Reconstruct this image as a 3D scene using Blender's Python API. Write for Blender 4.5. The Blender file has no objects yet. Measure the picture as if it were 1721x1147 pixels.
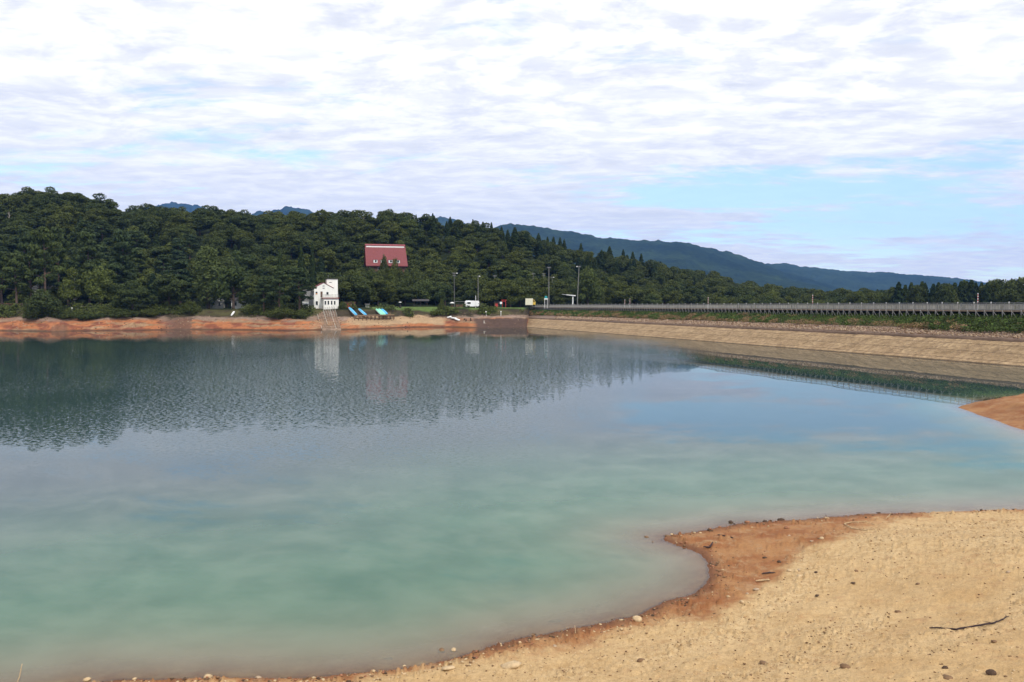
import bpy, math, random
import numpy as np
from mathutils import Vector, Matrix, Quaternion

C = bpy.context.scene.collection
R = math.radians
random.seed(7)
RNG = np.random.default_rng(7)

# ------------------------------------------------------------------ camera
F = 1386.0                       # focal length in photograph pixels (1721 wide)
CAM_H = 7.0
PITCH = math.atan((573.5 - 514.0) / F)
cam_d = bpy.data.cameras.new('camera')
cam = bpy.data.objects.new('camera', cam_d)
C.objects.link(cam)
cam.location = (0, 0, CAM_H)
cam.rotation_euler = (R(90) - PITCH, 0, 0)
cam_d.sensor_width = 36.0
cam_d.lens = F / 1721.0 * 36.0
cam_d.clip_start = 0.2
cam_d.clip_end = 60000
scn = bpy.context.scene
scn.camera = cam

# ------------------------------------------------------------------ light
SUN_EL, SUN_AZ = R(50), math.atan2(0.56, -0.83)
scn.view_settings.view_transform = 'Standard'
scn.view_settings.look = 'None'
scn.view_settings.gamma = 1.0
scn.view_settings.exposure = 0.0
S = Vector((math.sin(SUN_AZ) * math.cos(SUN_EL), math.cos(SUN_AZ) * math.cos(SUN_EL), math.sin(SUN_EL)))
sd = bpy.data.lights.new('sun', 'SUN')
sd.energy = 2.9
sd.angle = R(0.6)
sd.color = (1.0, 0.95, 0.87)
sun = bpy.data.objects.new('sun', sd)
C.objects.link(sun)
sun.rotation_mode = 'QUATERNION'
sun.rotation_quaternion = S.to_track_quat('Z', 'Y')
sun.location = S * 100

SKY_STRENGTH = 0.10
world = bpy.data.worlds.new("World")
scn.world = world
world.use_nodes = True
wt = world.node_tree
wt.nodes.clear()


class NT:
    """small helper for node trees"""
    def __init__(self, tree):
        self.t = tree

    def n(self, kind, **kw):
        nd = self.t.nodes.new(kind)
        for k, v in kw.items():
            setattr(nd, k, v)
        return nd

    def l(self, a, b):
        self.t.links.new(a, b)

    def put(self, sock, v):
        if isinstance(v, bpy.types.NodeSocket):
            self.l(v, sock)
        elif v is not None:
            sock.default_value = v

    def math(self, op, a, b=None, c=None, clamp=False):
        nd = self.n('ShaderNodeMath', operation=op, use_clamp=clamp)
        self.put(nd.inputs[0], a)
        if b is not None:
            self.put(nd.inputs[1], b)
        if c is not None:
            self.put(nd.inputs[2], c)
        return nd.outputs[0]

    def vmath(self, op, a, b=None):
        nd = self.n('ShaderNodeVectorMath', operation=op)
        self.put(nd.inputs[0], a)
        if b is not None:
            self.put(nd.inputs[1], b)
        return nd.outputs[0]

    def noise(self, vec, scale, detail=4, rough=0.55, out=0, dims='3D'):
        nd = self.n('ShaderNodeTexNoise', noise_dimensions=dims)
        self.put(nd.inputs['Vector'], vec)
        nd.inputs['Scale'].default_value = scale
        nd.inputs['Detail'].default_value = detail
        nd.inputs['Roughness'].default_value = rough
        return nd.outputs[out]

    def ramp(self, v, a, b, smooth=True):
        nd = self.n('ShaderNodeMapRange')
        nd.interpolation_type = 'SMOOTHSTEP' if smooth else 'LINEAR'
        self.put(nd.inputs[0], v)
        self.put(nd.inputs[1], a)
        self.put(nd.inputs[2], b)
        return nd.outputs[0]

    def mix(self, fac, a, b, blend='MIX'):
        nd = self.n('ShaderNodeMix', data_type='RGBA', blend_type=blend)
        self.put(nd.inputs[0], fac)
        self.put(nd.inputs[6], a)
        self.put(nd.inputs[7], b)
        return nd.outputs[2]

    def xyz(self, x, y, z):
        nd = self.n('ShaderNodeCombineXYZ')
        self.put(nd.inputs[0], x); self.put(nd.inputs[1], y); self.put(nd.inputs[2], z)
        return nd.outputs[0]


w = NT(wt)
tc = w.n('ShaderNodeTexCoord')
sep = w.n('ShaderNodeSeparateXYZ')
w.l(tc.outputs['Generated'], sep.inputs[0])
sx, sy, sz = sep.outputs
zc = w.math('ADD', w.math('MAXIMUM', sz, 0.0), 0.10)
cu = w.math('DIVIDE', sx, zc)
cv = w.math('DIVIDE', sy, zc)
cvec = w.xyz(cu, cv, 3.7)
warp = w.noise(cvec, 1.1, 3, out=1)
cvec2 = w.vmath('ADD', cvec, w.vmath('MULTIPLY', w.vmath('SUBTRACT', warp, (0.5, 0.5, 0.5)), (0.45, 0.3, 0.0)))
big = w.noise(w.vmath('MULTIPLY', cvec2, (0.55, 0.9, 1)), 1.15, 6, 0.6)
fine = w.noise(w.vmath('MULTIPLY', cvec2, (0.8, 1.35, 1)), 4.2, 5, 0.6)
dens = w.math('ADD', w.math('MULTIPLY', big, 0.68), w.math('MULTIPLY', fine, 0.32))
# the cloud deck thins towards the low sky on the right
azr = w.math('DIVIDE', sx, w.math('MAXIMUM', sy, 0.05))
low = w.math('MULTIPLY', w.ramp(sz, 0.19, 0.11), w.ramp(azr, -0.25, 0.55))
band = w.math('MULTIPLY', w.ramp(sz, 0.20, 0.155), w.ramp(sz, 0.10, 0.13))
dens = w.math('SUBTRACT', dens, w.math('MULTIPLY', low, 0.165))
dens = w.math('SUBTRACT', dens, w.math('MULTIPLY', band, 0.10))
dens = w.math('ADD', dens, w.math('MULTIPLY', w.ramp(sz, 0.07, 0.0), 0.05))
mask = w.ramp(dens, 0.28, 0.405)
tone = w.ramp(w.noise(w.vmath('MULTIPLY', cvec2, (0.6, 1.3, 1)), 3.0, 5, 0.6), 0.28, 0.70)
sky = w.n('ShaderNodeTexSky', sky_type='NISHITA')
sky.sun_disc = False
sky.sun_elevation = SUN_EL
sky.sun_rotation = SUN_AZ
sky.altitude = 200
sky.air_density = 1.0
sky.dust_density = 0.6
sky.ozone_density = 2.0
blue = w.mix(1.0, sky.outputs[0], (2.2, 2.35, 2.4, 1), 'MULTIPLY')
k = 1.0 / SKY_STRENGTH
puff = w.noise(w.vmath('MULTIPLY', cvec2, (0.9, 1.2, 1)), 7.5, 4, 0.6)
tone = w.math('ADD', w.math('MULTIPLY', tone, 0.45), w.math('MULTIPLY', w.ramp(puff, 0.34, 0.70), 0.55))
hi = w.mix(w.ramp(sz, 0.07, 0.32), (1.18 * k, 1.17 * k, 1.20 * k, 1), (1.62 * k, 1.57 * k, 1.52 * k, 1))
cloud = w.mix(tone, w.mix(w.ramp(sz, .08, .40), (0.93 * k, 0.94 * k, 1.0 * k, 1), (0.85 * k, 0.87 * k, 0.95 * k, 1)), hi)
col = w.mix(w.math('ADD', w.math('MULTIPLY', mask, 0.80), .17), blue, cloud)
bg = w.n('ShaderNodeBackground')
bg.inputs[1].default_value = SKY_STRENGTH
w.l(col, bg.inputs[0])
wo = w.n('ShaderNodeOutputWorld')
w.l(bg.outputs[0], wo.inputs[0])


# ------------------------------------------------------------------ picture <-> place
def ray(px, py):
    X = (px - 860.5) / F
    Yc = (573.5 - py) / F
    cp, sp = math.cos(PITCH), math.sin(PITCH)
    return Vector((X, cp + Yc * sp, -sp + Yc * cp))


def at_y(px, py, Y):
    d = ray(px, py)
    k_ = Y / d.y
    return Vector((d.x * k_, Y, CAM_H + d.z * k_))


def at_z(px, py, z=0.0):
    d = ray(px, py)
    k_ = (z - CAM_H) / d.z
    return Vector((d.x * k_, d.y * k_, z))


def xa(px):
    """x / y of a picture column near the horizon"""
    d = ray(px, 520)
    return d.x / d.y


def px_of(x, y):
    return 860.5 + x / y * F


# ------------------------------------------------------------------ noise (numpy)
def _h(ix, iy, seed):
    n = (ix.astype(np.int64) * 374761393 + iy.astype(np.int64) * 668265263 + seed * 1442695041) & 0xFFFFFFFF
    n = ((n ^ (n >> 13)) * 1274126177) & 0xFFFFFFFF
    n = ((n ^ (n >> 16)) * 2246822519) & 0xFFFFFFFF
    return ((n ^ (n >> 15)) & 0xFFFFFF) / float(0x1000000)


def vnoise(x, y, seed=0):
    x = np.asarray(x, float); y = np.asarray(y, float)
    ix, iy = np.floor(x), np.floor(y)
    fx, fy = x - ix, y - iy
    fx = fx * fx * (3 - 2 * fx); fy = fy * fy * (3 - 2 * fy)
    a = _h(ix, iy, seed); b = _h(ix + 1, iy, seed)
    c = _h(ix, iy + 1, seed); d = _h(ix + 1, iy + 1, seed)
    return (a * (1 - fx) + b * fx) * (1 - fy) + (c * (1 - fx) + d * fx) * fy


def fbm(x, y, octv=4, seed=0, gain=0.5):
    s, a, t = 0.0, 1.0, 0.0
    for o in range(octv):
        s = s + a * vnoise(x * 2 ** o + 17.3 * o, y * 2 ** o - 9.1 * o, seed + o)
        t += a; a *= gain
    return s / t


def clods(x, y, cell, seed, keep=0.5, flat=1.0):
    """rounded lumps, one per cell at most; result 0..1"""
    gx, gy = x / cell, y / cell
    ix, iy = np.floor(gx), np.floor(gy)
    out = np.zeros_like(gx)
    for dx in (-1, 0, 1):
        for dy in (-1, 0, 1):
            cx, cy = ix + dx, iy + dy
            ex = cx + 0.5 + (_h(cx, cy, seed) - 0.5) * 0.9
            ey = cy + 0.5 + (_h(cx, cy, seed + 1) - 0.5) * 0.9
            r = 0.18 + 0.42 * _h(cx, cy, seed + 2) ** 1.6
            ang = _h(cx, cy, seed + 3) * 3.14
            as_ = 0.55 + 0.45 * _h(cx, cy, seed + 5)
            ux, uy = gx - ex, gy - ey
            rx = ux * np.cos(ang) + uy * np.sin(ang)
            ry = (-ux * np.sin(ang) + uy * np.cos(ang)) / as_
            q = 1 - (rx * rx + ry * ry) / (r * r)
            on = _h(cx, cy, seed + 4) < keep
            b = np.where(on & (q > 0), np.sqrt(np.maximum(q, 0)) * r * flat, 0)
            out = np.maximum(out, b)
    return out * cell


def smooth(a, b, x):
    t = np.clip((x - a) / (b - a), 0, 1)
    return t * t * (3 - 2 * t)


# ------------------------------------------------------------------ meshes
def mk_mesh(name, V, Fc, mats=(), midx=None, smooth_=False):
    V = np.ascontiguousarray(V, np.float32)
    Fc = np.ascontiguousarray(Fc, np.int32)
    m = bpy.data.meshes.new(name)
    nf, kk = Fc.shape
    m.vertices.add(len(V)); m.vertices.foreach_set('co', V.ravel())
    m.loops.add(nf * kk); m.loops.foreach_set('vertex_index', Fc.ravel())
    m.polygons.add(nf)
    m.polygons.foreach_set('loop_start', np.arange(0, nf * kk, kk, dtype=np.int32))
    m.polygons.foreach_set('loop_total', np.full(nf, kk, np.int32))
    if midx is not None:
        m.polygons.foreach_set('material_index', np.asarray(midx, np.int32))
    if smooth_:
        m.polygons.foreach_set('use_smooth', np.ones(nf, bool))
    for x in mats:
        m.materials.append(x)
    m.update(calc_edges=True)
    m.validate()
    return m


def link(name, me, parent=None, loc=None, rotz=None):
    o = bpy.data.objects.new(name, me)
    C.objects.link(o)
    if parent is not None:
        o.parent = parent
    if loc is not None:
        o.location = loc
    if rotz is not None:
        o.rotation_euler = (0, 0, rotz)
    return o


def tag(o, label, cat, group=None, kind=None):
    if label: o['label'] = label
    if cat: o['category'] = cat
    if group: o['group'] = group
    if kind: o['kind'] = kind
    return o


def thing(name, label, cat, loc=(0, 0, 0), rotz=0.0, group=None):
    o = bpy.data.objects.new(name, None)
    C.objects.link(o)
    o.empty_display_size = 0.3
    o.location = loc
    o.rotation_euler = (0, 0, rotz)
    return tag(o, label, cat, group)


def dup(root, loc=None, rotz=None, label=None, group=None, scale=None):
    r = root.copy(); C.objects.link(r)
    if loc is not None: r.location = loc
    if rotz is not None: r.rotation_euler = (0, 0, rotz)
    if scale is not None: r.scale = scale
    if label: r['label'] = label
    if group: r['group'] = group
    for ch in list(root.children):
        c = ch.copy(); C.objects.link(c); c.parent = r
        for g in list(ch.children):
            d = g.copy(); C.objects.link(d); d.parent = c
    return r


class MB:
    """collects shapes; build() links them as ONE mesh object"""
    def __init__(self):
        self.v, self.f, self.mi = [], [], []
        self.cur = 0

    def add(self, vs, fs):
        o = len(self.v)
        self.v += [tuple(p) for p in vs]
        for f in fs:
            self.f.append([i + o for i in f]); self.mi.append(self.cur)
        return self

    def box(self, c, s, rz=0.0, taper=1.0):
        x, y, z = s[0] / 2, s[1] / 2, s[2] / 2
        ca, sa = math.cos(rz), math.sin(rz)
        vs = []
        for dz, tp in ((-z, 1), (z, taper)):
            for dx, dy in ((-x, -y), (x, -y), (x, y), (-x, y)):
                dx *= tp; dy *= tp
                vs.append((c[0] + dx * ca - dy * sa, c[1] + dx * sa + dy * ca, c[2] + dz))
        return self.add(vs, [(3, 2, 1, 0), (4, 5, 6, 7), (0, 1, 5, 4), (1, 2, 6, 5), (2, 3, 7, 6), (3, 0, 4, 7)])

    def tube(self, pts, rad, n=8, cap=True):
        pts = [Vector(p) for p in pts]
        rads = rad if isinstance(rad, (list, tuple)) else [rad] * len(pts)
        vs, fs = [], []
        ref = None
        for i, p in enumerate(pts):
            a = pts[max(i - 1, 0)]; b = pts[min(i + 1, len(pts) - 1)]
            t = (b - a).normalized()
            if ref is None:
                ref = Vector((1, 0, 0)) if abs(t.x) < 0.8 else Vector((0, 1, 0))
            u = (ref - t * ref.dot(t)).normalized()
            ref = u
            v_ = t.cross(u)
            for j in range(n):
                q = 2 * math.pi * j / n
                vs.append(p + (u * math.cos(q) + v_ * math.sin(q)) * rads[i])
        for i in range(len(pts) - 1):
            for j in range(n):
                a = i * n + j; b = i * n + (j + 1) % n
                fs.append((a, b, b + n, a + n))
        if cap:
            fs.append(tuple(reversed(range(n))))
            fs.append(tuple(range((len(pts) - 1) * n, len(pts) * n)))
        return self.add(vs, fs)

    def prism(self, poly, y0, y1):
        """poly in x,z extruded along y"""
        n = len(poly)
        vs = [(x, y0, z) for x, z in poly] + [(x, y1, z) for x, z in poly]
        fs = [tuple(range(n)), tuple(reversed(range(n, 2 * n)))]
        for i in range(n):
            j = (i + 1) % n
            fs.append((i, i + n, j + n, j))
        return self.add(vs, fs)

    def bar(self, a, b, wd, hd):
        """rectangular bar between two points"""
        a, b = Vector(a), Vector(b)
        t = (b - a).normalized()
        up = Vector((0, 0, 1)) if abs(t.z) < 0.95 else Vector((1, 0, 0))
        u = t.cross(up).normalized(); v_ = u.cross(t)
        vs = []
        for p in (a, b):
            for su, sv in ((-1, -1), (1, -1), (1, 1), (-1, 1)):
                vs.append(p + u * su * wd / 2 + v_ * sv * hd / 2)
        return self.add(vs, [(0, 1, 2, 3), (7, 6, 5, 4), (0, 4, 5, 1), (1, 5, 6, 2), (2, 6, 7, 3), (3, 7, 4, 0)])

    def lathe(self, prof, n=12, c=(0, 0, 0)):
        vs, fs = [], []
        for r, z in prof:
            for j in range(n):
                q = 2 * math.pi * j / n
                vs.append((c[0] + r * math.cos(q), c[1] + r * math.sin(q), c[2] + z))
        for i in range(len(prof) - 1):
            for j in range(n):
                a = i * n + j; b = i * n + (j + 1) % n
                fs.append((a, b, b + n, a + n))
        fs.append(tuple(reversed(range(n))))
        fs.append(tuple(range((len(prof) - 1) * n, len(prof) * n)))
        return self.add(vs, fs)

    def mesh(self, name, mats, smooth_=False):
        m = bpy.data.meshes.new(name)
        m.from_pydata(self.v, [], self.f)
        for x in (mats if isinstance(mats, (list, tuple)) else [mats]):
            m.materials.append(x)
        m.polygons.foreach_set('material_index', self.mi)
        if smooth_:
            m.polygons.foreach_set('use_smooth', [True] * len(m.polygons))
        m.update()
        return m

    def build(self, name, mats, parent=None, smooth_=False, loc=None, rotz=None):
        return link(name, self.mesh(name, mats, smooth_), parent, loc, rotz)


# ------------------------------------------------------------------ materials
def new_mat(name):
    m = bpy.data.materials.new(name)
    m.use_nodes = True
    m.node_tree.nodes.clear()
    t = NT(m.node_tree)
    out = t.n('ShaderNodeOutputMaterial')
    b = t.n('ShaderNodeBsdfPrincipled')
    t.l(b.outputs[0], out.inputs[0])
    b.inputs['Specular IOR Level'].default_value = 0.25
    return m, t, b


def simple(name, col, rough=0.7, var=0.25, scale=1.5, detail=5, metal=0.0, streak=False):
    m, t, b = new_mat(name)
    g = t.n('ShaderNodeTexCoord').outputs['Object']
    if streak:
        g = t.vmath('MULTIPLY', g, (3.0, 3.0, 0.25))
    nz = t.noise(g, scale, detail, 0.65)
    lo = tuple(c * (1 - var) for c in col) + (1,)
    hi = tuple(min(1, c * (1 + var)) for c in col) + (1,)
    t.l(t.mix(t.ramp(nz, 0.3, 0.7), lo, hi), b.inputs['Base Color'])
    b.inputs['Roughness'].default_value = rough
    b.inputs['Metallic'].default_value = metal
    return m


M = {}
M['white'] = simple('white_render', (0.84, 0.83, 0.77), 0.8, 0.06, 0.8, streak=True)
M['white_paint'] = simple('white_paint', (0.78, 0.78, 0.76), 0.5, 0.06)
M['offwhite'] = simple('pale_render', (0.42, 0.41, 0.37), 0.8, 0.12, 0.8, streak=True)
M['grey_metal'] = simple('galvanised_steel', (0.22, 0.22, 0.22), 0.55, 0.15, 3, metal=0.2)
M['pale_metal'] = simple('pale_steel', (0.33, 0.32, 0.28), 0.5, 0.12, 3)
M['beam'] = simple('timber_beam', (0.24, 0.18, 0.13), 0.8, 0.2, 3)
M['dark'] = simple('dark_timber', (0.035, 0.03, 0.027), 0.8, 0.3, 2)
M['brown'] = simple('brown_timber', (0.13, 0.075, 0.05), 0.8, 0.25, 2)
M['tan_wood'] = simple('tan_timber', (0.26, 0.17, 0.10), 0.8, 0.25, 2)
M['glass'] = simple('dark_glass', (0.025, 0.03, 0.03), 0.12, 0.2, 1)
M['red_roof'] = simple('red_roof_paint', (0.195, 0.048, 0.050), 0.55, 0.12, 2)
M['dark_roof'] = simple('dark_roof_felt', (0.05, 0.045, 0.045), 0.7, 0.15, 2)
M['grey_roof'] = simple('grey_roof_sheet', (0.26, 0.26, 0.25), 0.6, 0.12, 2)
M['concrete'] = simple('concrete', (0.36, 0.32, 0.27), 0.9, 0.2, 1.5)
M['pole'] = simple('concrete_pole', (0.20, 0.195, 0.18), 0.85, 0.1, 2)
M['blue_hull'] = simple('blue_hull_paint', (0.10, 0.42, 0.72), 0.4, 0.08, 2)
M['green_hull'] = simple('mint_hull_paint', (0.26, 0.68, 0.50), 0.4, 0.08, 2)
M['teal'] = simple('teal_paint', (0.03, 0.30, 0.32), 0.5, 0.1, 2)
M['yellow'] = simple('yellow_paint', (0.65, 0.45, 0.08), 0.5, 0.1, 2)
M['red'] = simple('red_paint', (0.45, 0.05, 0.04), 0.5, 0.1, 2)
M['orange_cloth'] = simple('orange_blind', (0.55, 0.25, 0.10), 0.8, 0.1, 2)
M['strut'] = simple('pale_strut_steel', (0.33, 0.315, 0.29), 0.7, 0.15, 3)
M['bark'] = simple('bark', (0.075, 0.055, 0.042), 0.9, 0.4, 4)
M['pine_bark'] = simple('pine_bark', (0.095, 0.065, 0.05), 0.9, 0.4, 4)
M['dead_wood'] = simple('dead_wood', (0.30, 0.26, 0.22), 0.9, 0.25, 4)
M['dark_twig'] = simple('dark_twig', (0.035, 0.022, 0.025), 0.85, 0.3, 12)
M['pale_twig'] = simple('pale_twig', (0.42, 0.30, 0.17), 0.85, 0.25, 10)
M['tyre'] = simple('tyre_rubber', (0.02, 0.02, 0.02), 0.8, 0.2, 3)


def foliage(name, col, var=0.5, trans=0.25):
    m, t, b = new_mat(name)
    oi = t.n('ShaderNodeObjectInfo').outputs['Random']
    g = t.n('ShaderNodeTexCoord').outputs['Object']
    nz = t.noise(g, 0.9, 4, 0.7)
    hue = t.mix(oi, (col[0] * 0.78, col[1] * 0.84, col[2] * 0.95, 1), (col[0] * 1.28, col[1] * 1.18, col[2] * 0.95, 1))
    lo = t.mix(1.0, hue, (1 - var, 1 - var, 1 - var, 1), 'MULTIPLY')
    hi = t.mix(1.0, hue, (1 + var, 1 + var, 1 + var * 0.7, 1), 'MULTIPLY')
    c = t.mix(t.ramp(nz, 0.3, 0.7), lo, hi)
    t.l(c, b.inputs['Base Color'])
    b.inputs['Roughness'].default_value = 0.75
    b.inputs['Specular IOR Level'].default_value = 0.12
    tr = t.n('ShaderNodeBsdfTranslucent')
    t.l(c, tr.inputs[0])
    ms = t.n('ShaderNodeMixShader')
    ms.inputs[0].default_value = trans
    t.l(b.outputs[0], ms.inputs[1]); t.l(tr.outputs[0], ms.inputs[2])
    out = [n for n in m.node_tree.nodes if n.type == 'OUTPUT_MATERIAL'][0]
    t.l(ms.outputs[0], out.inputs[0])
    return m


M['leaf'] = foliage('broad_leaves', (0.066, 0.084, 0.027))
M['leaf_light'] = foliage('light_leaves', (0.082, 0.106, 0.033))
M['leaf_pale'] = foliage('pale_leaves', (0.085, 0.115, 0.045), 0.2)
M['needle'] = foliage('pine_needles', (0.056, 0.080, 0.034))
M['cedar'] = foliage('cedar_foliage', (0.032, 0.050, 0.020))
M['weed'] = foliage('bank_weeds', (0.105, 0.155, 0.036), 0.4)
M['straw'] = foliage('dry_grass', (0.32, 0.20, 0.10), 0.3)


# ------------------------------------------------------------------ terrain of the far shore and hill
SIL = np.array([(-600, 345), (-300, 335), (0, 330), (75, 320), (150, 331), (200, 343), (250, 351), (330, 353), (370, 349), (430, 360),
                (520, 362), (560, 355), (600, 362), (650, 359), (720, 364), (780, 372), (830, 380), (860, 388), (900, 401), (950, 412),
                (1000, 424), (1050, 430), (1100, 441), (1150, 453), (1200, 463), (1250, 476), (1300, 485), (1350, 490), (1400, 497),
                (1480, 503), (1560, 506), (1800, 508), (2400, 508)], float)
CREST = np.array([(-600, 380), (0, 400), (400, 420), (700, 430), (900, 455), (1200, 520), (1450, 560), (2400, 600)], float)
WLINE = np.array([(-700, 562), (0, 556), (80, 557), (140, 556), (220, 555.5), (320, 554), (430, 555), (480, 556), (545, 554.5), (575, 554.5), (640, 552),
                  (700, 550), (760, 550), (790, 551), (840, 550.5), (900, 550.5)], float)
HSTART = np.array([(-600, 262), (0, 262), (300, 264), (560, 274), (620, 294), (800, 300), (885, 305), (1000, 335), (1200, 385), (1400, 430), (2400, 480)], float)


def dam_frame():
    a = at_z(1721, 617, 0); b = at_z(889, 550.5, 0)
    t_ = (b - a); L = t_.length; t_.normalize()
    n_ = Vector((t_.y, -t_.x, 0))
    return a, t_, n_, L


D0, DT, DN, DL = dam_frame()


def dam(s, u, z):
    p = D0 + DT * s + DN * u
    return Vector((p.x, p.y, z))


def dam_s(px, u):
    """distance along the dam where a picture column meets the line u"""
    a = xa(px)
    o = D0 + DN * u
    return (a * o.y - o.x) / (DT.x - a * DT.y)


def dam_depth(px, u):
    px = np.asarray(px, float)
    a = (px - 860.5) / F / (math.cos(PITCH) + 53.5 / F * math.sin(PITCH))
    o = D0 + DN * u
    s = (a * o.y - o.x) / (DT.x - a * DT.y)
    return D0.y + DN.y * u + DT.y * s


def yw(px):
    px = np.asarray(px, float)
    py = np.interp(px, WLINE[:, 0], WLINE[:, 1])
    Yc_ = (573.5 - py) / F
    near = CAM_H * (math.cos(PITCH) + Yc_ * math.sin(PITCH)) / (math.sin(PITCH) - Yc_ * math.cos(PITCH))
    near = near + 1.6 * (fbm(px / 26.0, px * 0, 3, 5) - 0.5)
    far = np.clip(dam_depth(np.maximum(px, 880), 27), 0, 400)
    k_ = smooth(884, 900, px)
    return np.where(px < 884, near, near * (1 - k_) + far * k_)


def terrain(px, Y):
    """height of the far shore and hill at a picture column and a depth"""
    px = np.asarray(px, float); Y = np.asarray(Y, float)
    w0 = yw(px)
    o = Y - w0
    Yc = np.interp(px, CREST[:, 0], CREST[:, 1])
    ys = np.interp(px, SIL[:, 0], SIL[:, 1])
    zc_ = CAM_H + (514 - ys) / F * Yc - 9.8
    Yh = np.interp(px, HSTART[:, 0], HSTART[:, 1])
    bench = np.interp(px, [0, 500, 560, 640, 880], [6.1, 6.0, 6.0, 6.7, 6.3])
    x = px * 0.17
    rough = (fbm(x / 5.0, o / 5.0, 4, 11) - 0.5)
    gul = (fbm(x / 11.0, o * 0 + 3.3, 3, 15) - 0.5)
    bank = np.interp(o, [-30, -10, 0, 2.2, 7, 9.5, 14, 18], [-6, -2.2, 0, 1.1, 3.1, 3.6, 6.0, 6.3])
    bank = bank * (1 + 0.6 * gul * smooth(0, 3, o)) + rough * 1.0 * smooth(0.5, 4, o) * (1 - smooth(14, 18, o))
    bank = bank + 1.3 * np.exp(-((px - 99 - 1.2 * (o - 2)) / 14.0) ** 2 - ((o - 2.5) / 2.6) ** 2)
    bank = np.where(o > 12, np.minimum(bank, bench + 0.2 * rough), bank)
    k_ = smooth(13, 18, o)
    low = bank * (1 - k_) + (bench + 0.25 * rough) * k_
    k2 = smooth(886, 900, px)
    low = low * (1 - k2) + (5.2 + 0.2 * rough) * k2
    t = np.clip((Y - Yh) / (Yc - Yh), 0, 2.0)
    up = np.where(t <= 1, t - 0.10 * np.sin(2 * np.pi * t) / (1), 1 - 0.8 * (t - 1) ** 1.3)
    hill = np.maximum(zc_ - 5.5, 0.0) * np.clip(up, -0.6, 2)
    hill = hill + 2.4 * (fbm(x / 14.0, Y / 14.0, 3, 21) - 0.5) * smooth(0.02, 0.3, t)
    return np.where(t > 0, low + hill, low)


def ground_at(px, Y):
    return float(terrain(np.array([px], float), np.array([Y], float))[0])


def spot(px, Y, dz=0.0):
    return Vector((xa(px) * Y, Y, ground_at(px, Y) + dz))


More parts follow.
